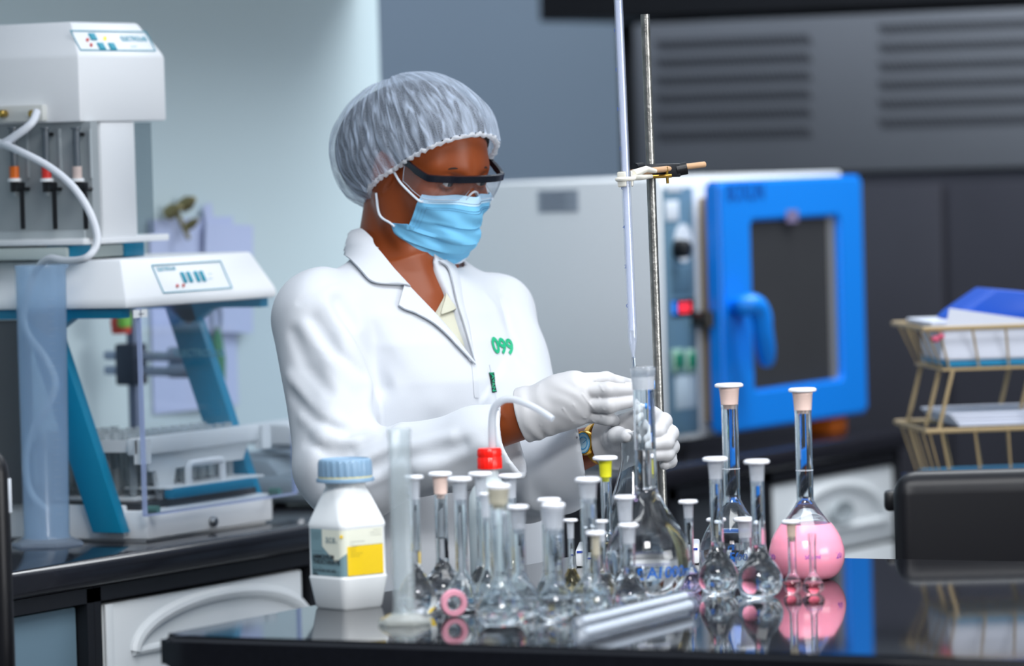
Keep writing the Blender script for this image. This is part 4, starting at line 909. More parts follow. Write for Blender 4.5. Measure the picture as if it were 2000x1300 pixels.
# labels wrap the recessed middle: left face (-x side seen first) and right face
# in the bottle's own frame the camera sees the +x face (right) and the... front corner lies between +x and -y/+y faces
LBG = mat('label_grey_teal', '7b9aa2', .5, noise=.02); LBY = mat('label_yellow', 'f6cf14', .45, noise=.02); LBW = mat('label_cream', 'e9ead9', .5)
a = S*.975; zT, zB = H(1030), H(1121); e = .0004; rr = .009
def wrap(mb, p0, p1, zz0, zz1, off):
    """rectangle wrapped on the bottle: parameter p runs along the far-left edge of the left face, round the front corner, to the end of the right face"""
    n = 24; v = []; L1 = 2*(a-rr); Lc = rr*math.pi/2
    def pos(p):
        if p < L1: return (-(a-rr)+p, -(a+off)) if False else None
    return None
flat = 2*(a-rr)
def bpos(p, off):
    # p in metres from the front corner centre; negative = left face, positive = right face. local: left face normal -y, right face normal +x
    arc = rr*math.pi/4
    if abs(p) <= arc:
        w = -math.pi/4+p/rr; return (a-rr+(rr+off)*math.cos(w), -(a-rr)+(rr+off)*math.sin(w))
    if p < 0: return (a-rr-(-p-arc), -(a+off))
    return (a+off, -(a-rr)+(p-arc))
def wrap_poly(mb, pts, off, n=10):
    """polygon strip: list of (p, z_low, z_high)"""
    v = []; f = []
    for p, z0_, z1_ in pts:
        x, y = bpos(p, off); v += [(x, y, z0_), (x, y, z1_)]
    for i in range(len(pts)-1): f.append((2*i, 2*i+2, 2*i+3, 2*i+1))
    mb.add(v, f)
pe = flat+rr*.78
def rng(p0, p1, fz0, fz1, n=24): return [(p0+(p1-p0)*k/n, fz0(p0+(p1-p0)*k/n), fz1(p0+(p1-p0)*k/n)) for k in range(n+1)]
g = MB(); wrap_poly(g, rng(-pe, pe, lambda p: zB, lambda p: zT, 40), e); lab = g.build('label', LBG, r)
g = MB(); pm = -.012; hw = .027
wrap_poly(g, rng(pm-hw, pm+hw*.93, lambda p: zT-.022-.020*(1-abs(p-pm)/hw) if True else 0, lambda p: zT-.0004, 40), e*2); g.build('label_shield', LBW, lab)
g = MB(); wrap_poly(g, rng(pm+hw*.85, pe, lambda p: zT-.021, lambda p: zT-.0002, 20), e*2.2); g.build('label_header', LBW, lab)
g = MB(); wrap_poly(g, rng(.0045, pe, lambda p: zB+.0004, lambda p: zT-.0215, 20), e*2.6); g.build('hazard_panel', LBY, lab)
def btext(mb, s_, size, p, z, align='LEFT', bold=.01, off=e*4):
    v, f = text_mesh(s_, size, align, bold); out = []
    for q in v: x, y = bpos(p+q[0], off); out.append((x, y, z+q[1]))
    mb.add(out, f)
g = MB(); ps = -pe+.004
btext(g, 'AMMONIUM', .0078, ps, H(1084), bold=.03); btext(g, 'THIOCYANATE', .0078, ps, H(1094), bold=.03); btext(g, '--- --- ----- --', .0042, ps, H(1073)); btext(g, '------   --.--', .0042, ps, H(1104)); btext(g, 'PLATINUM LINE (AR)', .005, ps, H(1111), bold=.02); btext(g, '500g', .005, ps, H(1118), bold=.02)
btext(g, '------ --- ---', .0034, -.012, H(1112), 'CENTER'); btext(g, '----- ----', .0034, -.012, H(1118), 'CENTER')
for k in range(4): btext(g, ('--- ------ -----', '------ ---- ----', '---- --- -----', '------- ----')[k], .0034, ps, H(1037+4*k))
for k, t in enumerate(('-------- ----------', '----', '------ --', '--- ---', '---- --', '------ -- ------', '------- ----')): btext(g, t, .0038, .009, H(1054+4.6*k))
for k, t in enumerate(('------ ----', '-------- ---- --', '--- ---- ------')): btext(g, t, .0036, pe-.003, H(1034+5*k), 'RIGHT')
g.build('label_print', TXT_DK, lab)
g = MB(); btext(g, 'ace.', .0150, pm-.019, H(1049), bold=.0, off=e*4.5); g.build('label_logo', mat('logo_grey', '6f8790', .5), lab)
g = MB(); x, y = bpos(pm+.0105, e*5); g.lathe([(0, 0), (.0022, 0), (.0022, .0006), (0, .0006)], 14, M=Matrix.Translation((x, y, H(1043))) @ Matrix.Rotation(math.pi/4, 4, 'Z') @ Matrix.Rotation(math.pi/2, 4, 'X')); g.build('logo_dot', LBY, lab)

# ------------------------------------------------------------------ wash bottle with red cap
c = onz(964, 1160); r = empty('wash_bottle', c); tag(r, 'squeezable wash bottle with red screw cap and bent spout tube', 'wash bottle'); s = sc_at(c); H = lambda y: (1160-y)/s
LD = mat('milky_ldpe', 'd9e3e6', .35, noise=.02, trans=.35, ior=1.3); R = 44/s; rn = 17/s
g = MB(); g.lathe([(0, .0015), (R*.9, 0), (R, .006), (R, H(985)), (R*.96, H(968)), (R*.8, H(952)), (R*.52, H(938)), (rn, H(928)), (rn, H(905)), (0, H(905))], 44); g.build('body', LD, r, smooth=50)
rc = 24/s
g = MB(); nn = 72; v = []; rows = [(rc, H(914), 1), (rc*1.01, H(910), 1), (rc, H(893), 1), (rc*.97, H(892), 0), (rc*.97, H(890), 0), (rc, H(888), 1), (rc*.98, H(878), 1), (rc*.9, H(874), 0)]
for rr_, z, rib in rows:
    for k in range(nn): w = 2*math.pi*k/nn; q = rr_*(1+(.012*(1 if (k//2) % 2 else -1) if rib else 0)); v.append((q*math.cos(w), q*math.sin(w), z))
f = []
for k in range(len(rows)-1):
    for i in range(nn): f.append((k*nn+i, k*nn+(i+1) % nn, (k+1)*nn+(i+1) % nn, (k+1)*nn+i))
f.append(tuple((len(rows)-1)*nn+i for i in range(nn))); f.append(tuple(range(nn-1, -1, -1))); g.add(v, f); g.build('screw_cap', mat('red_polypropylene', 'f01505', .3, noise=.03), r, smooth=45)
dw = float((c-CAM)@CF)
w = [ond(px, py, dw-o) for px, py, o in ((962, 880, 0), (961, 840, 0), (962, 812, .0), (968, 793, .004), (983, 781, .01), (1003, 780, .016), (1030, 789, .025), (1056, 802, .032), (1080, 818, .04))]
tub = pane('spout_tube', (.9, .93, .96, 1), 'e9edf2', .78, .2, 1.45, True); sp = spline(w, 6)
g = MB(); g.tube([tuple(p) for p in sp], [.0052+(.0042-.0052)*i/len(sp) for i in range(len(sp))], 14); g.build('spout', tub, r, origin=r.location)

# ------------------------------------------------------------------ glass tubing and the pink ring lying on the bench
TB = pane('clear_glass_tubing', (.955, .965, .98, 1), 'b9c4d2', .08, .04, 1.5)
def tubing(px0, py0, px1, py1, rr, label):
    z = .91+rr+.0004; a = onz(px0, py0, z); c = onz(px1, py1, z); o = empty('glass_tubing', a); tag(o, label, 'glass tube', 'two glass tubes lying on the bench')
    A = Vector(a); C_ = Vector(c); q = (C_-A).to_track_quat('Z', 'Y').to_matrix().to_4x4(); L_ = (C_-A).length
    g = MB(); g.lathe([(rr, 0), (rr, L_), (rr*.66, L_), (rr*.66, 0), (rr, 0)], 28, M=q); g.build('wall', TB, o)
    g = MB(); g.lathe([(0, .012), (rr*.62, .012), (rr*.62, L_-.01), (0, L_-.01)], 24, M=q); g.build('bright_core', mat('highlight_white', 'eef2f7', .3), o)  # solid white core paints the bright highlight along the tube
    return o
tubing(1131, 1238, 1352, 1180, .0098, 'front glass tube lying slanted on the bench, dark hollow end')
tubing(1126, 1216, 1343, 1163, .0090, 'rear glass tube lying slanted on the bench beside the largest flask')
rr = 27/1600
c = onz(887, 1204); q = Vector((c[0], c[1], .91+rr+.0003)); 
g = MB(); v = []; Mq = Matrix.Rotation(TOCAM+.25, 4, 'Z') @ Matrix.Rotation(math.pi/2, 4, 'Y')
g.lathe([(rr*.58, -.006), (rr*.92, -.006), (rr, -.003), (rr, .003), (rr*.92, .006), (rr*.58, .006), (rr*.55, 0), (rr*.58, -.006)], 36, M=Mq); o = g.build('rubber_ring', mat('pink_rubber', 'f3a9bd', .4, noise=.05, trans=.2)); o.location = q; tag(o, 'pink rubber ring standing on edge among the clear flasks', 'ring')

# ------------------------------------------------------------------ the person: implicit surfaces meshed once
def seg(P, a, b, ra, rb):
    a = np.asarray(a, np.float32); b = np.asarray(b, np.float32); d = b-a; t = np.clip(((P-a)@d)/max(1e-9, float(d@d)), 0, 1)
    return np.linalg.norm(P-(a+t[:, None]*d), axis=1)-(ra+t*(rb-ra))
def ell(P, c, r, B=None):
    q = P-np.asarray(c, np.float32)
    if B is not None: q = q@np.asarray(B, np.float32).T
    r = np.asarray(r, np.float32); k0 = np.linalg.norm(q/r, axis=1); k1 = np.linalg.norm(q/(r*r), axis=1)
    return k0*(k0-1)/np.maximum(k1, 1e-9)
def smin(a, b, k):
    h = np.clip(.5+.5*(b-a)/k, 0, 1); return b+(a-b)*h-k*h*(1-h)
def smax(a, b, k): return -smin(-a, -b, k)
def chain(P, pts, rad, k=0):
    d = None
    for i in range(len(pts)-1):
        e = seg(P, pts[i], pts[i+1], rad[i], rad[i+1]); d = e if d is None else (smin(d, e, k) if k else np.minimum(d, e))
    return d
def surface(fn, lo, hi, h, snap=2):
    lo = np.asarray(lo, float); hi = np.asarray(hi, float)
    n = (np.ceil((hi-lo)/h/4).astype(int))*4+1
    xs = [(lo[i]+h*np.arange(n[i])).astype(np.float32) for i in range(3)]
    cs = [x[::4] for x in xs]
    G = np.stack(np.meshgrid(*cs, indexing='ij'), -1).reshape(-1, 3); Dc = fn(G).reshape([len(c) for c in cs])
    D = np.repeat(np.repeat(np.repeat(Dc, 4, 0), 4, 1), 4, 2)[:n[0]+2, :n[1]+2, :n[2]+2]
    D = D[2:, 2:, 2:] if False else D
    # nearest coarse node for every fine node
    ix = [np.minimum((np.arange(n[i])+2)//4, len(cs[i])-1) for i in range(3)]
    D = Dc[np.ix_(*ix)].astype(np.float32)
    near = np.abs(D) < 4*h*1.9+.004
    idx = np.argwhere(near); 
    for s0 in range(0, len(idx), 400000):
        q = idx[s0:s0+400000]; P = np.stack([xs[0][q[:, 0]], xs[1][q[:, 1]], xs[2][q[:, 2]]], 1); D[q[:, 0], q[:, 1], q[:, 2]] = fn(P)
    D[[0, -1]] = np.maximum(D[[0, -1]], h*.2); D[:, [0, -1]] = np.maximum(D[:, [0, -1]], h*.2); D[:, :, [0, -1]] = np.maximum(D[:, :, [0, -1]], h*.2)
    S = D < 0
    c = [S[i:n[0]-1+i, j:n[1]-1+j, k:n[2]-1+k] for i in (0, 1) for j in (0, 1) for k in (0, 1)]
    al = np.logical_and.reduce(c); an = np.logical_or.reduce(c); cell = np.argwhere(an & ~al)
    vid = -np.ones(n-1, int); vid[cell[:, 0], cell[:, 1], cell[:, 2]] = np.arange(len(cell))
    acc = np.zeros((len(cell), 3)); cnt = np.zeros(len(cell))
    offs = [(i, j, k) for i in (0, 1) for j in (0, 1) for k in (0, 1)]
    for a in range(8):
        for b_ in range(a+1, 8):
            da = np.array(offs[a]); db = np.array(offs[b_])
            if np.abs(da-db).sum() != 1: continue
            va = D[cell[:, 0]+da[0], cell[:, 1]+da[1], cell[:, 2]+da[2]]; vb = D[cell[:, 0]+db[0], cell[:, 1]+db[1], cell[:, 2]+db[2]]
            mk = (va < 0) != (vb < 0); t = np.where(mk, va/np.where(mk, va-vb, 1), 0)
            acc += np.where(mk[:, None], da+t[:, None]*(db-da), 0); cnt += mk
    V = lo+h*(cell+acc/cnt[:, None])
    F = []
    for ax_ in range(3):
        u, w = [(1, 2), (2, 0), (0, 1)][ax_]
        sl0 = [slice(1, -1)]*3; sl0[ax_] = slice(0, n[ax_]-1); sl1 = [slice(1, -1)]*3; sl1[ax_] = slice(1, n[ax_])
        A = S[tuple(sl0)]; Bq = S[tuple(sl1)]; e = np.argwhere(A != Bq)
        if not len(e): continue
        fl = A[e[:, 0], e[:, 1], e[:, 2]]
        base = e.copy(); 
        for q in range(3):
            if q != ax_: base[:, q] += 1
        def vv(du, dw):
            p = base.copy(); p[:, u] += du; p[:, w] += dw; return vid[p[:, 0], p[:, 1], p[:, 2]]
        q = np.stack([vv(-1, -1), vv(0, -1), vv(0, 0), vv(-1, 0)], 1); q[~fl] = q[~fl][:, ::-1]; F.append(q)
    F = np.concatenate(F)
    for _ in range(snap):
        e = h*.3; Vf = V.astype(np.float32); d0 = fn(Vf); gr = np.stack([fn(Vf+np.eye(3, dtype=np.float32)[i]*e)-d0 for i in range(3)], 1)/e
        g2 = np.maximum((gr**2).sum(1), .2); st = np.clip(d0/g2, -h*.5, h*.5); V = V-gr*st[:, None]
    return V, F
def trace(fn, px, py, d0=5.9, d1=7.4, back=0):
    px = np.atleast_1d(np.asarray(px, float)); py = np.atleast_1d(np.asarray(py, float))
    Rr = CF+((px-1000)/FPX)[:, None]*CR+((650-py)/FPX)[:, None]*CU; L = np.linalg.norm(Rr, axis=1)
    t = np.full(len(px), d0, float)
    for _ in range(110):
        d = fn((CAM+Rr*t[:, None]).astype(np.float32)); t = np.minimum(t+np.clip(d*.75, -.02, .2)/L, d1)
    return CAM+Rr*t[:, None]

DP = 6.78
def q(px, py, dd=0.): return ond(px, py, DP+dd)
def yawv(deg):     # facing direction: deg = angle from 'straight at the photographer' towards picture right
    a = math.radians(deg); f = math.sin(a)*R0-math.cos(a)*FH; return f, np.cross(UP, f)
fT, lT = yawv(46); 
AX0, AX1 = q(798, 560), q(850, 1060)
TZ_ = np.array([.40, .62, .80, .96, 1.08, 1.16, 1.215, 1.255, 1.285, 1.315, 1.345, 1.38], np.float32)
TA = np.array([.165, .160, .150, .138, .137, .139, .130, .112, .092, .074, .064, .060], np.float32)
TB_ = np.array([.205, .200, .188, .175, .174, .177, .176, .162, .132, .098, .076, .066], np.float32)
def torso(P, off=0., ztop=1.36):
    z = P[:, 2]; t = np.clip((AX0[2]-z)/(AX0[2]-AX1[2]), -.3, 1.15)[:, None]
    c = AX0+(AX1-AX0)*t; d = P-c; f = d@fT; l = d@lT
    a = np.interp(z, TZ_, TA)-off; b = np.interp(z, TZ_, TB_)-off
    f = f-.012*np.exp(-((z-1.16)/.06)**2)
    k = np.sqrt((f/a)**2+(l/b)**2+1e-8); d = (k-1)*np.minimum(a, b)*.92
    return np.maximum(d, z-ztop)
S_R, E_R, W_R = q(628, 622, -.118), q(672, 925, -.20), q(1020, 822, -.33)
S_L, E_L, W_L = q(958, 622, .118), q(1030, 915, -.16), q(1172, 864, -.27)
C7 = q(788, 520, .02)

# head frame
fH, lH = yawv(42); pt = math.radians(20)
hf = fH*math.cos(pt)-UP*math.sin(pt); hu = fH*math.sin(pt)+UP*math.cos(pt); hl = lH
HB = np.stack([hf, hl, hu]).astype(np.float32); HC = q(838, 318)
def toH(P): return (P-HC.astype(np.float32))@HB.T
def fromH(v): return HC+np.asarray(v, float)@HB.astype(float)

def head_sdf(P):
    H = toH(P); A = H.copy(); A[:, 1] = np.abs(A[:, 1])
    d = ell(H, (-.012, 0, .026), (.099, .075, .086))
    d = smin(d, ell(H, (.034, 0, -.030), (.055, .058, .085)), .03)
    d = smin(d, seg(A, (.00, .055, -.045), (.062, .018, -.105), .018, .016), .03)
    d = smin(d, ell(H, (.066, 0, -.104), (.022, .024, .02)), .02)
    d = smin(d, ell(A, (.058, .042, -.034), (.026, .022, .02)), .02)
    d = smin(d, seg(A, (.081, .008, .016), (.064, .040, .014), .006, .005), .025)
    d = smin(d, seg(H, (.088, 0, .008), (.104, 0, -.040), .007, .010), .012)
    d = smin(d, seg(A, (.098, .004, -.043), (.092, .015, -.045), .008, .007), .008)
    d = smin(d, ell(H, (.094, 0, -.074), (.013, .024, .007)), .01); d = smin(d, ell(H, (.092, 0, -.086), (.013, .020, .007)), .008)
    d = smax(d, -ell(A, (.098, .031, .000), (.020, .0165, .0115)), .012)      # eye sockets
    lid = np.linalg.norm(A-np.array([.0735, .031, -.001], np.float32), axis=1)-.0145
    slit = ell(A, (.089, .031, -.0015), (.012, .0128, .0046))
    d = smin(d, smax(lid, -slit, .0015), .0035)
    ear = smax(ell(A, (-.008, .077, -.012), (.021, .010, .032)), -ell(A, (-.004, .088, -.008), (.011, .006, .019)), .006)
    d = smin(d, ear, .006)
    return d
HandR = {}
def rhand(P, off=0.):
    """right glove: back of the hand towards the photographer, fingers reaching right to the stopcock"""
    z = -.345
    kn = [q(1126, 746, -.352), q(1131, 763, -.362), q(1133, 786, -.358), q(1128, 807, -.346)]
    d = None
    for k_, w_ in zip(kn, ((1035, 790), (1035, 805), (1035, 820), (1035, 832))):
        e = seg(P, q(w_[0], w_[1], -.335), k_, .0165, .0135); d = e if d is None else smin(d, e, .022)
    d = smin(d, seg(P, q(1006, 814, -.325), q(1050, 806, -.335), .030, .028), .02)
    d = smin(d, ell(P, q(1100, 782, z), (.042, .03, .035)), .02)
    fing = [([kn[0], q(1184, 740, -.346), q(1231, 750, -.330)], (.0132, .0096, .0078)),
            ([kn[1], q(1188, 761, -.374), q(1238, 761, -.354)], (.0130, .0102, .0084)),
            ([kn[2], q(1191, 791, -.374), q(1243, 781, -.354)], (.0128, .0104, .0082)),
            ([kn[3], q(1186, 815, -.358), q(1199, 822, -.326)], (.0120, .0100, .0082))]
    for pts, rad in fing:
        e = chain(P, pts, rad, .006); d = smin(d, e, .002)
    th = chain(P, [q(1060, 800, z+.03), q(1110, 785, z+.055), q(1165, 772, z+.05), q(1225, 764, z+.022)], (.018, .016, .012, .009), .01)
    d = smin(d, th, .012)
    return d-off
def lhand(P, off=0.):
    """left glove: palm behind the conical flask neck, fingers curled round its right side"""
    kn = [q(1262, 812, -.335), q(1281, 826, -.335), q(1288, 850, -.33), q(1290, 874, -.325)]
    wr = [q(1190, 852, -.285), q(1192, 862, -.28), q(1193, 872, -.28), q(1194, 882, -.28)]
    d = None
    for a_, b_ in zip(wr, kn):
        e = seg(P, a_, b_, .020, .0150); d = e if d is None else smin(d, e, .022)
    d = smin(d, seg(P, q(1186, 864, -.280), q(1204, 864, -.290), .028, .028), .02)
    fing = [([kn[0], q(1296, 822, -.372), q(1286, 843, -.398), q(1262, 850, -.402)], (.0130, .0112, .0100, .0085)),
            ([kn[1], q(1309, 846, -.372), q(1302, 864, -.400), q(1270, 870, -.406)], (.0128, .0112, .0100, .0085)),
            ([kn[2], q(1311, 872, -.365), q(1303, 886, -.396), q(1272, 889, -.404)], (.0122, .0108, .0096, .0082)),
            ([kn[3], q(1307, 892, -.350), q(1309, 900, -.372), q(1299, 906, -.388)], (.0110, .0096, .0088, .0080))]
    for pts, rad in fing:
        e = chain(P, pts, rad, .005); d = smin(d, e, .0022)
    th = chain(P, [q(1196, 866, -.29), q(1198, 857, -.33), q(1206, 851, -.366), q(1224, 851, -.394)], (.018, .0135, .0112, .0094), .01)
    d = smin(d, th, .008)
    return d-off
NK0, NK1 = fromH((-.028, 0, -.055)), q(796, 545, .012)
def neck(P, off=0): 
    d = smin(seg(P, NK0, NK1, .054-off, .058-off), seg(P, fromH((-.045, 0, -.02)), q(770, 520, .05), .045-off, .06-off), .03)
    # sternomastoid and collar bones
    d = smin(d, seg(P, fromH((-.02, -.06, -.05)), q(838, 575, -.06), .012, .012), .02)
    return d
def body_sdf(P):
    d = smin(head_sdf(P), neck(P), .028)
    t = torso(P, .016, 1.33); d = smin(d, t, .03)
    for S_, E_, W_ in ((S_R, E_R, W_R), (S_L, E_L, W_L)):
        d = smin(d, chain(P, [S_, E_, W_], (.048, .038, .0255), .01), .02)
    d = np.minimum(d, rhand(P, -.004)); d = np.minimum(d, lhand(P, -.004))
    return d
HIP = AX1+np.array([0, 0, 0]); 
def legs_sdf(P):
    d = torso(P, .03, 1.0); d = np.maximum(d, .70-P[:, 2])
    for sgn in (-1, 1):
        b0 = np.array([HIP[0], HIP[1], 0])+lT*.085*sgn
        d = smin(d, chain(P, [b0+UP*.82, b0+UP*.45+fT*.01, b0+UP*.085-fT*.01], (.085, .055, .038), .01), .03)
        d = smin(d, seg(P, b0+UP*.04-fT*.02, b0+UP*.03+fT*.13, .036, .024), .02)
    return np.maximum(d, .001-P[:, 2])

# lapel lines on the uncut coat  decide the V opening
cR = W_R*.90+E_R*.10; aR = (W_R-E_R)/np.linalg.norm(W_R-E_R)
W_Rs = q(1022, 858, -.33); W_Ls = q(1176, 898, -.262); nL = R0*.97+FH*.05+UP*.12; nL /= np.linalg.norm(nL); nR = R0*.93+UP*.28-FH*.25; nR /= np.linalg.norm(nR)
E_Ls = E_L-UP*.012; aRs = (W_Rs-E_R)/np.linalg.norm(W_Rs-E_R); aLs = (W_Ls-E_Ls)/np.linalg.norm(W_Ls-E_Ls)
cuffR = E_R+(W_Rs-E_R)*.945; cuffL = E_Ls+(W_Ls-E_Ls)*.71; aL = (W_L-E_L)/np.linalg.norm(W_L-E_L)
def folds(P, a, b, freq, amp, sharp=1.0):
    d = np.asarray(b)-np.asarray(a); L = np.linalg.norm(d); t = ((P-np.asarray(a, np.float32))@(d/L).astype(np.float32))
    return t
def ridge(P, pts, r, dep):
    """soft crease: pushes the surface out along a polyline"""
    d = chain(P, pts, [0.0]*len(pts)); return -dep*np.exp(-(d/r)**2)
def n3(P, s, seed=0):
    x, y, z = (P*s).T; 
    return (np.sin(x*1.7+y*.9+seed)*np.sin(y*1.3-z*1.1+seed*1.7)+np.sin(z*1.9+x*.7+2*seed)*np.sin(x*1.1-y*1.5+seed*.6))*.5
def coat_base(P):
    d = torso(P, 0., 1.352)
    sh = smin(seg(P, q(718, 588, -.06), S_R, .050, .068), seg(P, q(885, 585, .07), S_L, .048, .064), .001)
    d = smin(d, sh, .045)
    # right sleeve
    e = smin(seg(P, S_R, E_R, .071, .064), smax(seg(P, E_R, W_Rs, .060, .052), (P-cuffR.astype(np.float32))@nR.astype(np.float32), .003), .03)
    ph = (P-E_R.astype(np.float32))
    tu = ((P-S_R.astype(np.float32))@((E_R-S_R)/np.linalg.norm(E_R-S_R)).astype(np.float32))
    tf = ph@aR.astype(np.float32)
    sd = P@lT.astype(np.float32); ud = P[:, 2]
    e = e+.0045*np.sin(tu*62+ud*18+sd*40+1.5*n3(P, 14, 1))*np.exp(-((tu-.23)/.10)**2)+.005*np.sin(tf*70-ud*30+1.2*n3(P, 18, 2))*np.exp(-((tf-.05)/.07)**2)+.003*np.sin(tf*45+ud*34+n3(P, 14, 3))*np.exp(-((tf-.18)/.07)**2)
    d = smin(d, e, .007)
    # left sleeve
    e = smin(seg(P, S_L, E_L, .068, .070), smax(seg(P, E_L-UP*.012, W_Ls, .060, .059), (P-cuffL.astype(np.float32))@nL.astype(np.float32), .003), .03)
    tf = (P-E_L.astype(np.float32))@aL.astype(np.float32)
    e = e+.004*np.sin(tf*60+ud*40+1.3*n3(P, 16, 4))*np.exp(-((tf-.02)/.06)**2)+.001*np.sin(tf*50-ud*30+n3(P, 14, 5))
    d = smin(d, e, .008)
    # drape
    d = d+.0022*n3(P, 22, 7)+.0030*np.sin((P@lT.astype(np.float32))*48+n3(P, 9, 3)*2)*np.clip((1.12-ud)/.3, 0, 1)
    d = np.maximum(d, -seg(P, cuffR-aRs*.02, cuffR+aRs*.09, .043, .046)); d = np.maximum(d, -seg(P, cuffL-aLs*.015, cuffL+aLs*.09, .0445, .048))
    cc = P-C7.astype(np.float32); d = np.maximum(d, np.minimum(np.minimum(P[:, 2]-1.318, cc@((fT-lT)/1.4142).astype(np.float32)+.015), .080-seg(P, NK0, NK1-UP*.05, 0., 0.)))
    return d
CREASE = [
 ([(663, 590), (700, 650), (722, 690), (744, 755), (750, 830)], .012, -.015), ([(640, 600), (688, 690), (722, 760), (728, 830)], .016, .006),
 ([(572, 650), (598, 715), (642, 765)], .010, -.0045), ([(598, 640), (640, 705), (692, 748)], .011, .0045), ([(612, 625), (660, 690), (706, 730)], .009, -.004), ([(566, 735), (606, 790), (660, 822)], .010, .004), ([(572, 770), (618, 822), (676, 845)], .009, -.0045), ([(590, 815), (635, 852), (692, 862)], .010, .0045), ([(600, 860), (640, 885), (684, 890)], .009, -.0045),
 ([(690, 880), (722, 862), (748, 850)], .008, -.006), ([(700, 905), (730, 888), (765, 872)], .007, .005), ([(706, 922), (740, 908), (772, 890)], .008, -.007), ([(716, 945), (750, 930), (780, 905)], .008, .005),
 ([(800, 872), (845, 858), (880, 852)], .010, .005), ([(792, 892), (850, 884), (905, 868)], .010, -.005), ([(820, 920), (880, 900), (940, 872)], .012, .004),
 ([(690, 580), (750, 690), (820, 760)], .020, -.004), ([(735, 620), (790, 720), (850, 790)], .018, .003),
 ([(985, 585), (1000, 640), (1028, 700)], .010, -.005), ([(960, 590), (985, 660), (1010, 715)], .013, .003), ([(655, 548), (610, 572), (585, 590)], .004, -.0022)]
CR_ = [([np.asarray(p) for p in trace(coat_base, [a for a, _ in L], [b_ for _, b_ in L])], w, dep) for L, w, dep in CREASE]
def coat_raw(P):
    d = coat_base(P)
    for L, w, dep in CR_: d = d-dep*np.exp(-np.minimum((chain(P, L, [0.]*len(L))/w)**2, 30))
    return d
collar_sdf = lambda P: smin(coat_raw(P), seg(P, NK0, NK1+np.array([0, 0, -.02]), .061, .068), .06)
def V_(px, py): return trace(collar_sdf, [p for p in px], [p for p in py])
_l = V_((716, 745, 771, 804, 854, 890, 924), (452, 497, 531, 567, 620, 662, 708)); _r = V_((856, 864, 873, 890, 904, 924), (505, 535, 560, 597, 640, 708))
def lz(A):
    c = A-(AX0+(AX1-AX0)*np.clip((AX0[2]-A[:, 2])/(AX0[2]-AX1[2]), -.3, 1.15)[:, None]); return c@lT, A[:, 2]
(l1, z1_), (l2, z2_) = lz(_l), lz(_r)
o1 = np.argsort(z1_); o2 = np.argsort(z2_); ZA = max(z1_.min(), z2_.min())
def vcut(P, mR=0., mL=0.):
    z = P[:, 2]; t = np.clip((AX0[2]-z)/(AX0[2]-AX1[2]), -.3, 1.15)[:, None]; d = P-(AX0+(AX1-AX0)*t); f = d@fT; l = d@lT
    a = np.interp(z, z1_[o1], l1[o1]); b = np.interp(z, z2_[o2], l2[o2])
    return np.maximum(np.maximum(a-mR-l, l-(b+mL)), np.maximum(ZA-z, -f-.06))
def coat_sdf(P):
    d = coat_raw(P)
    d = smax(d, -np.maximum(vcut(P), -(d+.10)), .004)
    # neck hole
    d = smax(d, -seg(P, NK0, NK1, .060, .066), .006)
    return d
def shirt_sdf(P):
    d = torso(P, .0095, 1.31)
    z = P[:, 2]; t = np.clip((AX0[2]-z)/(AX0[2]-AX1[2]), -.3, 1.15)[:, None]; dd = P-(AX0+(AX1-AX0)*t); f = dd@fT; l = dd@lT
    d = np.maximum(d, .98-z)
    # skin opening of the shirt: left of the placket line
    b = np.interp(z, zs_[os_], ls_[os_])
    cut = np.maximum(np.maximum(l-b, ZS-z), -f)
    d = np.maximum(d, vcut(P, -.02, .02)-.012)
    return smax(d, -cut, .002)
_s = trace(lambda P: torso(P, .0095, 1.33), (868, 866, 868, 862, 856, 853), (520, 545, 578, 600, 612, 618)); ls_, zs_ = lz(_s); os_ = np.argsort(zs_); ZS = zs_.min()

pr = empty('person', (float(HIP[0]), float(HIP[1]), 0)); tag(pr, 'person in white lab coat, hair net, goggles and blue mask working at the burette', 'person'); PO = pr.location
SKIN = mat('brown_skin', '86411e', .38, noise=.12, nscale=22, bump=.05, bscale=500, sss=.10, spec=.32)
COATM = mat('white_cotton', 'ccd0d6', .75, bump=.05, bscale=700, noise=.012, sheen=.1)
GLV = mat('white_latex', 'bfbfc1', .42, noise=.03, nscale=30, spec=.45)
def add_surface(name, fn, lo, hi, h, m_, parent, extra=None):
    V, F = surface(fn, lo, hi, h)
    if extra is not None:
        V2, F2 = extra; F = np.concatenate([F, F2+len(V)]); V = np.concatenate([V, V2])
    g = MB(); g.v = [tuple(p) for p in V]; g.f = [tuple(int(i) for i in f) for f in F]
    return g.build(name, m_, parent, smooth=180, origin=PO)
def bb_of(pts, pad): A = np.array(pts); return A.min(0)-pad, A.max(0)+pad
# body: fine block for the head, coarser below, one mesh
lo, hi = bb_of([HC], .17); lo[2] = 1.19
hb = surface(body_sdf, lo, hi, .0026)
lo2, hi2 = bb_of([S_R, S_L, E_R, E_L, W_R, W_L, HIP, q(1330, 900, -.41), q(1240, 760, -.37)], .11); lo2[2] = .72; hi2[2] = 1.2
add_surface('body', body_sdf, lo2, hi2, .0055, SKIN, pr, hb)
lo, hi = bb_of([HIP], .27); lo[2] = 0.0; hi[2] = .74
add_surface('trousers', legs_sdf, lo, hi, .009, mat('dark_trousers', '23262e', .8, noise=.1), pr)
lo, hi = bb_of([S_R, S_L, E_R, E_L, W_R, W_L, AX0, HIP], .13); lo[2] = .50; hi[2] = 1.40; 
coat = add_surface('lab_coat', lambda P: np.maximum(coat_sdf(P), .52-P[:, 2]), lo, hi, .0046, COATM, pr)
lo, hi = bb_of([AX0], .22); lo[2] = .96; hi[2] = 1.34
SHM = mat('beige_shirt_cotton', 'c6c5b2', .8, bump=.05, bscale=600)
shirt = add_surface('shirt', shirt_sdf, lo, hi, .005, SHM, pr)
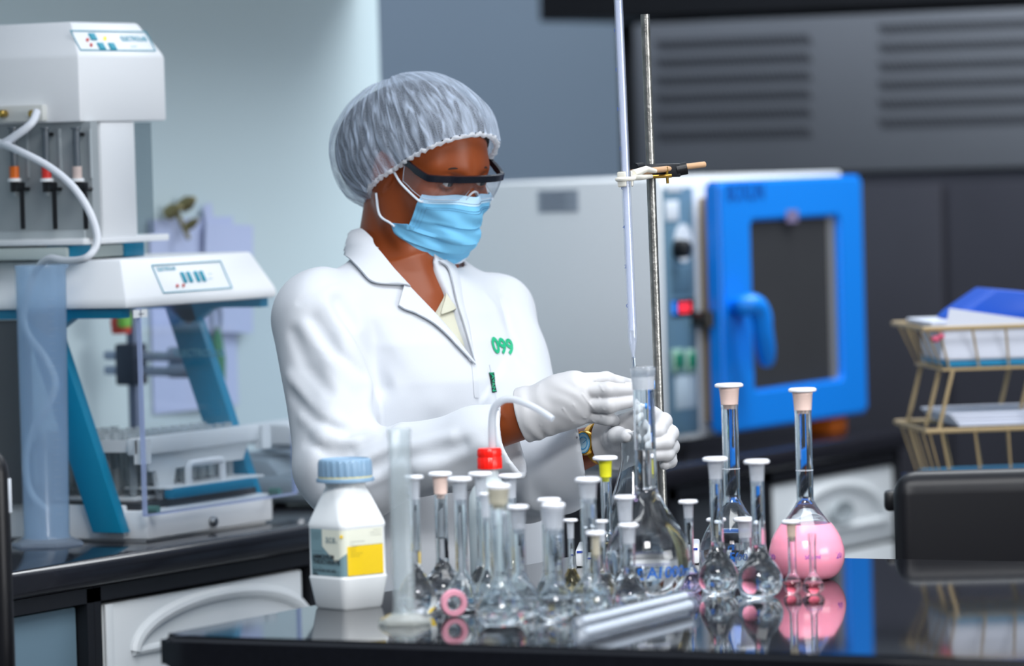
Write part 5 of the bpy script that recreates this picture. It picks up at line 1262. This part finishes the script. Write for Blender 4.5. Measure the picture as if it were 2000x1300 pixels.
lo, hi = bb_of([q(990, 700, -.30), q(1250, 850, -.30), q(1100, 780, -.40)], .03)
def glove_fn(hand, cuff0, cuff1, wr, ax_):
    def f(P):
        d = hand(P); c = seg(P, cuff0, cuff1, wr[0], wr[1]); d = smin(d, c, .012)
        t = (P-np.asarray(cuff0, np.float32))@np.asarray(ax_, np.float32)
        d = d+.0009*np.sin(t*300+n3(P, 40, 2)*3)*np.exp(-((t-.02)/.018)**2)+.0003*np.sin((P@np.array([.6, .2, 1.0], np.float32))*300+n3(P, 45, 4)*2.6)*np.exp(-((t-.08)/.03)**2)
        for cr in GCR: d = d-.0010*np.exp(-np.minimum((chain(P, cr, [0.]*len(cr))/.0013)**2, 30))
        d = smax(d, -t, .002); d = np.maximum(d, -seg(P, np.asarray(cuff0)-np.asarray(ax_)*.02, np.asarray(cuff0)+np.asarray(ax_)*.012, wr[0]-.002, wr[0]-.004)); return d
    return f
GCR = [[np.asarray(p) for p in trace(rhand, [a for a, _ in L], [b_ for _, b_ in L])] for L in ([(1056, 742), (1038, 770), (1030, 800)], [(1054, 752), (1048, 790), (1056, 830)], [(1100, 798), (1118, 822), (1150, 834)], [(1120, 790), (1140, 815), (1170, 828)], [(1156, 748), (1170, 778), (1180, 800)], [(1138, 770), (1158, 796), (1176, 812)], [(1012, 770), (1020, 800), (1036, 836)], [(1162, 742), (1172, 752), (1178, 762)])]
aR2 = (q(1050, 806, -.335)-q(1015, 815, -.328)); aR2 /= np.linalg.norm(aR2)
gR = add_surface('glove', glove_fn(rhand, q(1019, 806, -.330), q(1060, 798, -.338), (.0345, .030), aR2), lo, hi, .0016, GLV, pr)
lo, hi = bb_of([q(1160, 800, -.25), q(1330, 920, -.25), q(1250, 850, -.42)], .03)
aL2 = (q(1210, 859, -.292)-q(1180, 863, -.276)); aL2 /= np.linalg.norm(aL2)
gL = add_surface('glove', glove_fn(lhand, q(1184, 863, -.277), q(1206, 860, -.289), (.0320, .030), aL2), lo, hi, .0016, GLV, pr)

# watch on the left wrist
wc = q(1175, 865, -.270); g = MB(); Mw = Matrix.Translation(wc) @ Vector(aL).to_track_quat('Z', 'Y').to_matrix().to_4x4()
g.lathe([(.0285, -.006), (.0305, -.0055), (.0305, .0055), (.0285, .006), (.0285, -.006)], 40, M=Mw); GOLD = mat('gold_metal', 'd9a43a', .25, 1, noise=.05); wt = g.build('watch', GOLD, pr, origin=PO)
nd = -FH+UP*.25; nd = nd-aL*(nd@aL); nd /= np.linalg.norm(nd)
dc = wc+nd*.0315; Md = Matrix.Translation(dc) @ Vector(nd).to_track_quat('Z', 'Y').to_matrix().to_4x4()
g = MB(); g.lathe([(0, -.004), (.0165, -.004), (.0175, 0), (.0165, .004), (.015, .0045), (.0145, .003), (0, .003)], 36, M=Md); g.build('watch_case', GOLD, wt, origin=PO)
g = MB(); g.lathe([(0, .0032), (.0146, .0032), (.0146, .0037), (0, .0037)], 32, M=Md); g.build('watch_dial', mat('pale_blue_dial', 'b5d8ea', .25), wt, origin=PO)
g = MB(); 
for rr in (.0135, .0085): g.tube([Md @ Vector((rr*math.cos(w), rr*math.sin(w), .0039)) for w in np.linspace(0, 2*math.pi, 29)[:-1]], .0009, 6, closed=True)
g.tube([Md @ Vector((0, 0, .004)), Md @ Vector((.006, .004, .004))], .0005, 5); g.build('watch_ring', mat('mid_blue_dial', '4d9fd0', .3), wt, origin=PO)

# collar, lapels and other sewn-on pieces, laid on the coat surface
def strip(name, A, B, nu, nv, m_, parent, off0=.003, off1=.006, fn=coat_raw, th=.0022, bulge=.0):
    A = np.array(spline([(a[0], a[1], 0) for a in A], nu))[:, :2]; B = np.array(spline([(b_[0], b_[1], 0) for b_ in B], nu))[:, :2]
    def res(L, n):
        s = np.r_[0, np.cumsum(np.linalg.norm(np.diff(L, axis=0), axis=1))]; t = np.linspace(0, s[-1], n); return np.stack([np.interp(t, s, L[:, 0]), np.interp(t, s, L[:, 1])], 1)
    n = nu*6; A = res(A, n); B = res(B, n); pts = np.concatenate([A+(B-A)*(k/nv) for k in range(nv+1)])
    P = trace(fn, pts[:, 0], pts[:, 1]); e = .002; Pf = P.astype(np.float32)
    N = np.stack([fn(Pf+np.eye(3, dtype=np.float32)[i]*e)-fn(Pf-np.eye(3, dtype=np.float32)[i]*e) for i in range(3)], 1); N /= np.linalg.norm(N, axis=1)[:, None]+1e-9
    w = np.repeat(np.linspace(0, 1, nv+1), n); o = off0+(off1-off0)*w+bulge*np.sin(w*math.pi)
    T = P+N*o[:, None]; Bq = P+N*(o-th)[:, None]
    v = [tuple(p) for p in T]+[tuple(p) for p in Bq]; M_ = n*(nv+1); f = []
    for k in range(nv):
        for i in range(n-1): a = k*n+i; f += [(a, a+1, a+n+1, a+n), (M_+a+n, M_+a+n+1, M_+a+1, M_+a)]
    for i in range(n-1): f += [(i+1, i, M_+i, M_+i+1), (nv*n+i, nv*n+i+1, M_+nv*n+i+1, M_+nv*n+i)]
    for k in range(nv): a = k*n; b_ = k*n+n-1; f += [(a, a+n, M_+a+n, M_+a), (b_+n, b_, M_+b_, M_+b_+n)]
    g = MB(); g.v = v; g.f = f; return g.build(name, m_, parent, smooth=60, origin=PO)
CREASE = [
 ([(663, 590), (700, 650), (722, 690), (744, 755), (750, 830)], .012, -.015), ([(640, 600), (688, 690), (722, 760), (728, 830)], .016, .006),
 ([(572, 650), (598, 715), (642, 765)], .010, -.0045), ([(598, 640), (640, 705), (692, 748)], .011, .0045), ([(612, 625), (660, 690), (706, 730)], .009, -.004), ([(566, 735), (606, 790), (660, 822)], .010, .004), ([(572, 770), (618, 822), (676, 845)], .009, -.0045), ([(590, 815), (635, 852), (692, 862)], .010, .0045), ([(600, 860), (640, 885), (684, 890)], .009, -.0045),
 ([(690, 880), (722, 862), (748, 850)], .008, -.006), ([(700, 905), (730, 888), (765, 872)], .007, .005), ([(706, 922), (740, 908), (772, 890)], .008, -.007), ([(716, 945), (750, 930), (780, 905)], .008, .005),
 ([(800, 872), (845, 858), (880, 852)], .010, .005), ([(792, 892), (850, 884), (905, 868)], .010, -.005), ([(820, 920), (880, 900), (940, 872)], .012, .004),
 ([(690, 580), (750, 690), (820, 760)], .020, -.004), ([(735, 620), (790, 720), (850, 790)], .018, .003),
 ([(985, 585), (1000, 640), (1028, 700)], .010, -.005), ([(960, 590), (985, 660), (1010, 715)], .013, .003), ([(655, 548), (610, 572), (585, 590)], .004, -.0022),
 ([(1060, 880), (1085, 920), (1092, 980)], .010, -.006), ([(1075, 862), (1110, 900), (1125, 960)], .010, .004), ([(1045, 900), (1058, 960), (1060, 1010)], .010, .005)]
CR_ = [([np.asarray(p) for p in trace(coat_base, [a for a, _ in L], [b_ for _, b_ in L])], w, dep) for L, w, dep in CREASE]
def coat_raw(P):
    d = coat_base(P)
    for L, w, dep in CR_: d = d-dep*np.exp(-np.minimum((chain(P, L, [0.]*len(L))/w)**2, 30))
    return d
strip('collar', [(697, 455), (714, 452), (745, 497), (771, 531), (800, 562)], [(684, 463), (677, 497), (702, 533), (727, 556), (778, 560)], 6, 8, COATM, coat, .006, .008, collar_sdf, .003, .003)
strip('lapel', [(790, 552), (804, 567), (854, 620), (890, 662), (924, 708)], [(776, 600), (790, 609), (817, 619), (856, 645), (924, 714)], 6, 6, COATM, coat, .004, .0075, coat_raw, .003, .002)
strip('lapel', [(853, 512), (873, 529), (890, 595), (904, 639), (923, 706)], [(872, 508), (893, 527), (905, 592), (916, 637), (927, 706)], 6, 4, COATM, coat, .006, .0015, coat_raw, .003, .001)
strip('front_edge', [(920, 704), (923, 735), (925, 765), (926, 776)], [(928, 704), (931, 735), (933, 765), (934, 776)], 5, 3, COATM, coat, .001, .0034, coat_raw, .002)
strip('shirt_collar', [(851, 521), (855, 540), (864, 562), (868, 580), (858, 616)], [(866, 517), (878, 545), (889, 580), (894, 603), (860, 617)], 5, 5, SHM, shirt, .0045, .0060, lambda P: torso(P, .0095, 1.33), .002, .001)
strip('dark_patch', [(866, 557), (872, 566), (880, 581)], [(870, 556), (877, 564), (882, 577)], 4, 2, mat('dark_green_patch', '1c4a3e', .6), shirt, .0078, .0078, lambda P: torso(P, .0095, 1.33), .001)
strip('pocket_crease', [(955, 712), (957, 722), (966, 760), (972, 800)], [(957, 712), (959, 722), (968, 760), (974, 800)], 5, 2, mat('stitch_grey', 'c4c9cf', .8), coat, .0010, .0010, coat_raw, .001)
tg = strip('label_tag', [(954, 728), (958, 748), (962, 767)], [(963, 727), (967, 748), (971, 766)], 4, 3, mat('black_green_label', '16332f', .6), coat, .0022, .0022, coat_raw, .0012)
def sewn_text(name, s_, place, m_, parent, off, fn, bold=.03):
    v, f = text_mesh(s_, 1.0, 'CENTER', bold); px = [place(p[0], p[1])[0] for p in v]; py = [place(p[0], p[1])[1] for p in v]
    P = trace(fn, px, py); e = .002; Pf = P.astype(np.float32)
    N = np.stack([fn(Pf+np.eye(3, dtype=np.float32)[i]*e)-fn(Pf-np.eye(3, dtype=np.float32)[i]*e) for i in range(3)], 1); N /= np.linalg.norm(N, axis=1)[:, None]+1e-9
    g = MB(); g.v = [tuple(p) for p in P+N*off]; g.f = f; return g.build(name, m_, parent, smooth=180, origin=PO)
GRN = mat('green_thread', '0ba876', .6)
sewn_text('embroidered_number', '099', lambda u, w: (981+u*28+w*-10, 678+u*3-w*42), GRN, coat, .0018, coat_raw, .035)
sewn_text('tag_lettering', 'JAVAN', lambda u, w: (962.5+u*3.2+w*9, 747.5+u*13.5-w*1.0), GRN, tg, .0032, coat_raw, .01)
for p in []:
    n_ = -CF; g = MB(); Mb_ = Matrix.Translation(p) @ Vector(n_).to_track_quat('Z', 'Y').to_matrix().to_4x4(); g.lathe([(0, 0), (.0042, 0), (.0045, .0008), (.0036, .0014), (.0022, .001), (0, .001)], 22, M=Mb_); g.build('button', mat('white_button', 'eceef0', .3), coat, origin=PO)

# eyes, brows
for sgn in (-1, 1):
    g = MB(); c_ = fromH((.0735, .031*sgn, -.001)); gz = Vector(hf*.97-hu*.12+hl*.12)
    Me = Matrix.Translation(c_) @ gz.to_track_quat('Z', 'Y').to_matrix().to_4x4()
    th_ = np.linspace(0, math.pi, 17); g.lathe([(.0132*math.sin(a), -.0132*math.cos(a)) if 0 < i < 16 else (0, -.0132*math.cos(a)) for i, a in enumerate(th_)], 28, M=Me); ey = g.build('eyeball', mat('eye_white', 'd8d2cc', .2, coat=.5), pr, origin=PO)
    g = MB(); g.lathe([(0, .01335)]+[(.0135*math.sin(a), .0135*math.cos(a)) for a in np.linspace(.08, .47, 7)]+[(.0058, .0115), (0, .0115)], 24, M=Me); g.build('iris', mat('dark_iris', '1c0f0a', .12, coat=.6), ey, origin=PO)
    g = MB(); pts = [fromH(p) for p in ((.0905, .013*sgn, .0205), (.0885, .023*sgn, .0228), (.0835, .035*sgn, .0208), (.0745, .046*sgn, .013))]; g.tube(spline([tuple(p) for p in pts], 6), list(np.linspace(.0022, .0010, 19)), 8, flat=.5); g.build('eyebrow', mat('dark_brow_hair', '20120c', .8), pr, origin=PO)
    pts = [fromH(p) for p in ((.0872, .0195*sgn, .001), (.0885, .025*sgn, .0038), (.0885, .031*sgn, .005), (.086, .038*sgn, .0035), (.082, .043*sgn, -.0005))]
    g = MB(); g.tube(spline([tuple(p) for p in pts], 5), .0009, 6); g.build('eyelash', MATS['dark_brow_hair'], pr, origin=PO)

# hair and hair net
def hair_sdf(P):
    H = toH(P); d = ell(H, (-.012, 0, .028), (.103, .080, .088)); d = smin(d, ell(H, (-.088, 0, -.010), (.082, .080, .082)), .05); return d
rim_a = np.array([.095, 0, .079]); rim_b = np.array([-.085, 0, -.118])      # forehead and nape in head space
rd_ = (rim_a-rim_b); rn_ = np.array([-rd_[2], 0, rd_[0]]); rn_ /= np.linalg.norm(rn_)     # up out of the rim plane
def rim_d(H): return (H-rim_b.astype(np.float32))@rn_.astype(np.float32)-.018*(1-np.minimum(1, np.abs(H[:, 1])/.07)*0)*0
lo, hi = bb_of([HC], .2)
HAIRM = mat('black_hair', '17110f', .7, noise=.4, nscale=60, bump=.5, bscale=120)
add_surface('hair', lambda P: np.maximum(smax(hair_sdf(P)+.0005, -(rim_d(toH(P))-.006), .004), -(toH(P)[:, 2]+.15)), lo, hi, .004, HAIRM, pr)
def capbase(P): return smin(hair_sdf(P), head_sdf(P)+.001, .025)
def cap_fn(P):
    H = toH(P); d = capbase(P)-.0075
    # pleats gathered towards the rim
    c_ = (rim_a+rim_b)/2; dd = H-c_.astype(np.float32); u = dd@(rd_/np.linalg.norm(rd_)).astype(np.float32); a = np.arctan2(dd[:, 1], u); r_ = rim_d(H)
    d = d+.0016*np.sin(a*46+np.sin(a*7)*3+n3(P, 40, 2)*1.5)*np.exp(-np.maximum(r_, 0)/.045)+.0011*np.sin(a*27+np.sin(a*5+2)*4+r_*60)+.0012*n3(P, 60, 5)
    d = d-.004*np.exp(-((r_-.035)/.03)**2)
    return d
V, F = surface(cap_fn, lo, hi, .0030); r_ = rim_d(((V-HC)@HB.T.astype(float)).astype(np.float32)); kp = (r_ > .0)[F].all(1); F = F[kp]
us = np.unique(F); mp = -np.ones(len(V), int); mp[us] = np.arange(len(us)); V = V[us]; F = mp[F]
g = MB(); g.v = [tuple(p) for p in V]; g.f = [tuple(int(i) for i in f) for f in F]
NET = bpy.data.materials.new('hair_net_fleece'); NET.use_nodes = True; nt = NET.node_tree; nt.nodes.clear()
o_ = nt.nodes.new('ShaderNodeOutputMaterial'); tr = nt.nodes.new('ShaderNodeBsdfTransparent'); tr.inputs[0].default_value = (1, 1, 1, 1)
df = nt.nodes.new('ShaderNodeBsdfDiffuse'); df.inputs[0].default_value = lin('d6e5fa'); tl = nt.nodes.new('ShaderNodeBsdfTranslucent'); tl.inputs[0].default_value = lin('eef3fa')
m1 = nt.nodes.new('ShaderNodeMixShader'); m1.inputs[0].default_value = .3; nt.links.new(df.outputs[0], m1.inputs[1]); nt.links.new(tl.outputs[0], m1.inputs[2])
uv = nt.nodes.new('ShaderNodeUVMap'); uv.uv_map = 'gather'
def noise_n(scale, detail, dist=0):
    mp_ = nt.nodes.new('ShaderNodeMapping'); mp_.inputs['Scale'].default_value = scale; nt.links.new(uv.outputs[0], mp_.inputs[0])
    n_ = nt.nodes.new('ShaderNodeTexNoise'); n_.inputs['Scale'].default_value = 1; n_.inputs['Detail'].default_value = detail; n_.inputs['Distortion'].default_value = dist; nt.links.new(mp_.outputs[0], n_.inputs['Vector']); return n_
nA = noise_n((46, 5, 1), 5, .5); nB = noise_n((220, 220, 1), 3)
ma = nt.nodes.new('ShaderNodeMapRange'); ma.inputs[1].default_value = .44; ma.inputs[2].default_value = .68; ma.inputs[3].default_value = .30; ma.inputs[4].default_value = .80; nt.links.new(nA.outputs['Fac'], ma.inputs[0])
mb = nt.nodes.new('ShaderNodeMath'); mb.operation = 'MULTIPLY_ADD'; mb.inputs[1].default_value = .5; mb.inputs[2].default_value = -.25; nt.links.new(nB.outputs['Fac'], mb.inputs[0])
mc = nt.nodes.new('ShaderNodeMath'); mc.operation = 'ADD'; mc.use_clamp = True; nt.links.new(ma.outputs[0], mc.inputs[0]); nt.links.new(mb.outputs[0], mc.inputs[1])
m2 = nt.nodes.new('ShaderNodeMixShader'); nt.links.new(mc.outputs[0], m2.inputs[0]); nt.links.new(tr.outputs[0], m2.inputs[1]); nt.links.new(m1.outputs[0], m2.inputs[2]); nt.links.new(m2.outputs[0], o_.inputs[0])
bp = nt.nodes.new('ShaderNodeBump'); bp.inputs['Strength'].default_value = .6; bp.inputs['Distance'].default_value = .004; nt.links.new(nA.outputs['Fac'], bp.inputs['Height']); nt.links.new(bp.outputs[0], df.inputs['Normal'])
cap = g.build('hair_net', NET, pr, smooth=180, origin=PO)
uvl = cap.data.uv_layers.new(name='gather'); Hn = ((V-HC)@HB.T.astype(float)); c_ = (rim_a+rim_b)/2; dd = Hn-c_; u_ = dd@(rd_/np.linalg.norm(rd_)); ang = np.arctan2(dd[:, 1], u_)/math.pi; rr_ = rim_d(Hn.astype(np.float32))/.2
li = np.empty(len(cap.data.loops), int); cap.data.loops.foreach_get('vertex_index', li); uvl.data.foreach_set('uv', np.stack([ang[li], rr_[li]], 1).astype(np.float32).ravel())
# elastic band along the rim, ruffled
pts = []
for w in np.linspace(-math.pi, math.pi, 181)[:-1]:
    e1 = rd_/np.linalg.norm(rd_); c0 = (rim_a+rim_b)/2
    d_ = e1*math.cos(w)+np.array([0, 1, 0])*math.sin(w); lo_, hi_ = 0., .2
    for _ in range(26):
        m_ = (lo_+hi_)/2; p = fromH(c0+d_*m_)
        if capbase(p[None].astype(np.float32))[0]-.0065 < 0: lo_ = m_
        else: hi_ = m_
    pts.append(fromH(c0+d_*(lo_-.001+.0012*math.sin(w*40))+rn_*(.0015*math.sin(w*57)+.001)))
g = MB(); g.tube(pts, [.0038+.0013*math.sin(i*2.1) for i in range(len(pts))], 8, closed=True, flat=.8); g.build('elastic_band', pane('net_hem', (1, 1, 1, 1), 'f4f7fb', .82, .6, 1.2, True), cap, smooth=180, origin=PO)

# face mask
def mask_base(P):
    H = toH(P); A = H.copy(); A[:, 1] = np.abs(A[:, 1]); d = head_sdf(P)
    d = smin(d, ell(H, (.058, 0, -.062), (.047, .036, .058)), .025)
    d = smin(d, seg(A, (.02, .052, -.05), (.045, .032, -.10), .022, .022), .03)
    return d-.0018
nu_, nv_ = 64, 44; VT = []; 
O_m = np.array([.012, 0, 0.])
top_z, bot_z = -.020, -.136
rows_ = np.linspace(0, 1, nv_+1)
Pm = np.zeros((nv_+1, nu_+1, 3))
for j, v_ in enumerate(rows_):
    zc = top_z+(bot_z-top_z)*v_
    amax = np.interp(v_, [0, .12, .3, .5, .62, .75, 1], [49, 52, 54, 58, 82, 80, 50])
    aa = np.radians(np.linspace(-amax, amax, nu_+1))
    for i, a in enumerate(aa):
        # rays fan from the mouth axis; lower rows dip under the chin, the nose row rises a little
        el = (v_-.78)*0
        dr = np.array([math.cos(a), math.sin(a), -.55*max(0, v_-.75)/.25]); dr /= np.linalg.norm(dr)
        z_ = min(zc, -.1)*0+zc+.055*max(0, v_-.75)/.25+.006*math.cos(a)**6*max(0, 1-v_*4)+.010*(1-math.cos(a))*(-1 if v_ < .5 else 1.2)
        Pm[j, i] = (O_m[0]*1.0, 0, z_); 
        Pm[j, i] += 0
        VT.append((Pm[j, i].copy(), dr))
Og = np.array([p for p, _ in VT]); Dg = np.array([d for _, d in VT]); t_ = np.full(len(Og), .16)
for _ in range(90):
    d = mask_base((HC+(Og+Dg*t_[:, None])@HB.astype(float)).astype(np.float32)); t_ = np.maximum(t_-np.clip(d, -.01, .03)*.7, .005)
vgrid = np.repeat(rows_, nu_+1); agrid = np.tile(np.linspace(-1, 1, nu_+1), nv_+1)
pl = np.zeros(len(vgrid))
for c_, w_ in ((.36, .20), (.55, .19), (.72, .16)):
    x = (vgrid-c_)/w_; pl += np.where((x > -1) & (x < 0), (x+1), 0)**1.5*.0042*np.clip(1.15-np.abs(agrid)**2, .25, 1)
pl += .0018*np.sin(vgrid*21+agrid*5)*np.cos(agrid*4+1)*np.clip(vgrid-.1, 0, 1)+.0010*np.sin(vgrid*33-agrid*9+2)
Tm = HC+(Og+Dg*(t_+.0022+pl)[:, None])@HB.astype(float); Bm = HC+(Og+Dg*(t_+.0004+pl*.8)[:, None])@HB.astype(float)
def grid_part(name, j0, j1, i0, i1, m_, parent, lift=0.):
    off = Dg@HB.astype(float)*lift
    idx = np.arange((nv_+1)*(nu_+1)).reshape(nv_+1, nu_+1)[j0:j1+1, i0:i1+1]; r_, c_ = idx.shape
    v = [tuple(p) for p in (Tm+off)[idx.ravel()]]+[tuple(p) for p in (Bm+off*.2)[idx.ravel()]]; M_ = r_*c_; f = []
    for j in range(r_-1):
        for i in range(c_-1): a = j*c_+i; f += [(a, a+c_, a+c_+1, a+1), (M_+a, M_+a+1, M_+a+c_+1, M_+a+c_)]
    for i in range(c_-1): f += [(i, i+1, M_+i+1, M_+i), ((r_-1)*c_+i+1, (r_-1)*c_+i, M_+(r_-1)*c_+i, M_+(r_-1)*c_+i+1)]
    for j in range(r_-1): a = j*c_; b_ = j*c_+c_-1; f += [(a+c_, a, M_+a, M_+a+c_), (b_, b_+c_, M_+b_+c_, M_+b_)]
    g = MB(); g.v = v; g.f = f; return g.build(name, m_, parent, smooth=55, origin=PO)
MASKB = mat('mask_blue', '78c4ec', .75, noise=.03, nscale=60, bump=.05, bscale=900); MASKW = mat('mask_white_edge', 'e4eef8', .75)
mk = grid_part('face_mask', 0, nv_, 0, nu_, MASKB, pr)
grid_part('nose_hem', 0, 4, 0, nu_, mat('mask_pale_hem', 'bfe2f8', .7), mk, .0006); grid_part('chin_hem', nv_-2, nv_, 0, nu_, MASKW, mk, .0006)
TmG = Tm.reshape(nv_+1, nu_+1, 3); DgG = (Dg@HB.astype(float)).reshape(nv_+1, nu_+1, 3)
g = MB()
for j in (3, 6, 7):
    for i in range(6, nu_-5):
        for k in range(2):
            a = TmG[j, i]+(TmG[j, i+1]-TmG[j, i])*(k*.5+.05)+DgG[j, i]*.0011; b_ = TmG[j, i]+(TmG[j, i+1]-TmG[j, i])*(k*.5+.32)+DgG[j, i]*.0011; g.tube([tuple(a), tuple(b_)], .00035, 4)
for c0 in (2, 4, 6):
    for ii in (c0, nu_-c0):
        for j in range(8, 24): a = TmG[j, ii]+DgG[j, ii]*.0009; b_ = TmG[j, ii+1 if ii < nu_ else ii]*.3+TmG[j, ii]*.7+DgG[j, ii]*.0009; g.tube([tuple(a), tuple(b_)], .00035, 4)
g.build('stitching', mat('mask_stitch', '24507e', .7), mk, origin=PO)
for ii in (0, nu_):
    sg = -1 if ii == 0 else 1
    for j, ends in ((3, [(.036, .0770, -.018), (.018, .0800, -.006)]), (int(nv_*.62), [(.004, .0785, -.075), (-.007, .0835, -.046)])):
        a = TmG[j, ii]+DgG[j, ii]*.001; e = [fromH((p[0], p[1]*sg, p[2])) for p in ends]; g = MB(); mid = (a+e[0])/2+DgG[j, ii]*.002
        P0 = TmG[j, ii+(3 if ii == 0 else -3)]+DgG[j, ii]*.0015
        g.tube(spline([tuple(P0), tuple(a), tuple(e[0]), tuple(e[1])], 7), .0018, 8); g.build('ear_loop', MASKW, mk, origin=PO)

# safety goggles
def goggle_curve(dz, dr=0., full=True):
    half = [(-.012, .0795), (.025, .0795), (.056, .0775), (.078, .0715), (.092, .060), (.101, .040), (.105, .020)]
    L = [(x+dr, -y-dr, dz) for x, y in half]+[(.106+dr, 0, dz)]+[(x+dr, y+dr, dz) for x, y in half[::-1]]
    return spline(L, 6)
NAVY = mat('navy_plastic', '10141f', .25, spec=.6)
cv = goggle_curve(.0135); n = len(cv); zoff = lambda p: p[2]+(.006*max(0, min(1, (.06-p[0])/.07)))-.007*max(0, 1-abs(p[0]-.08)/.035)
g = MB(); v = []; f = []
for i, p in enumerate(cv):
    t = abs(i/(n-1)*2-1); hh = .0048 if t < .72 else .0042
    x, y, z = p; z = zoff(p); rdl = np.array([x-.0, y, 0]); rdl /= np.linalg.norm(rdl)+1e-9
    for s1, s2 in ((-1, -1), (1, -1), (1, 1), (-1, 1)): v.append(tuple(fromH(np.array([x, y, z])+rdl*.0026*s1+np.array([0, 0, hh*s2]))))
for i in range(n-1):
    for k in range(4): f.append((4*i+k, 4*i+(k+1) % 4, 4*i+4+(k+1) % 4, 4*i+4+k))
f.append((3, 2, 1, 0)); f.append(tuple(4*(n-1)+k for k in range(4)))
g.add(v, f); gog = g.build('goggles', NAVY, pr, origin=PO)
v = []; f = []; sel = [i for i in range(n) if cv[i][0] > .033]; rows = 9
for i in sel:
    x, y, z = cv[i]; z0_ = zoff(cv[i])-.002; side = max(0, min(1, (.085-x)/.05)); cen = math.exp(-(y/.011)**2)
    dep = .031-.003*side-.017*cen
    for k in range(rows):
        w = k/(rows-1); rdl = np.array([x, y, 0]); rdl /= np.linalg.norm(rdl)
        v.append(tuple(fromH(np.array([x, y, z0_-dep*w])-rdl*(.006*w*w))))
m_ = len(sel)
vv2 = [tuple(np.array(p)-.0014*(hf*.8)) for p in v]; f = []
for i in range(m_-1):
    for k in range(rows-1): a = i*rows+k; f.append((a, a+1, a+rows+1, a+rows))
for i in range(m_-1): pass
g = MB(); g.add(v, f); LENS = pane('goggle_lens', (.90, .92, .95, 1), 'c9d6e2', .06, .03, 1.5); ln = g.build('lens', LENS, gog, smooth=60, origin=PO)
g = MB(); low = [v[i*rows+rows-1] for i in range(m_)]; g.tube(low, .0007, 6); low2 = v[0:rows]; g.tube(low2, .0007, 6); g.tube(v[(m_-1)*rows:m_*rows], .0007, 6); g.build('lens_edge', pane('lens_edge', (.9, .93, .97, 1), 'dfe8f2', .5, .05, 1.5), ln, origin=PO)
np_ = [(.101, -.014, -.034), (.105, -.011, -.018), (.107, -.004, -.008), (.107, .004, -.008), (.105, .011, -.018), (.101, .014, -.034)]
g = MB(); g.tube(spline([tuple(fromH(p)) for p in np_], 6), .0016, 8); g.build('nose_piece', pane('nose_piece_clear', (.92, .95, .98, 1), 'e6eef6', .4, .05, 1.5), gog, origin=PO)
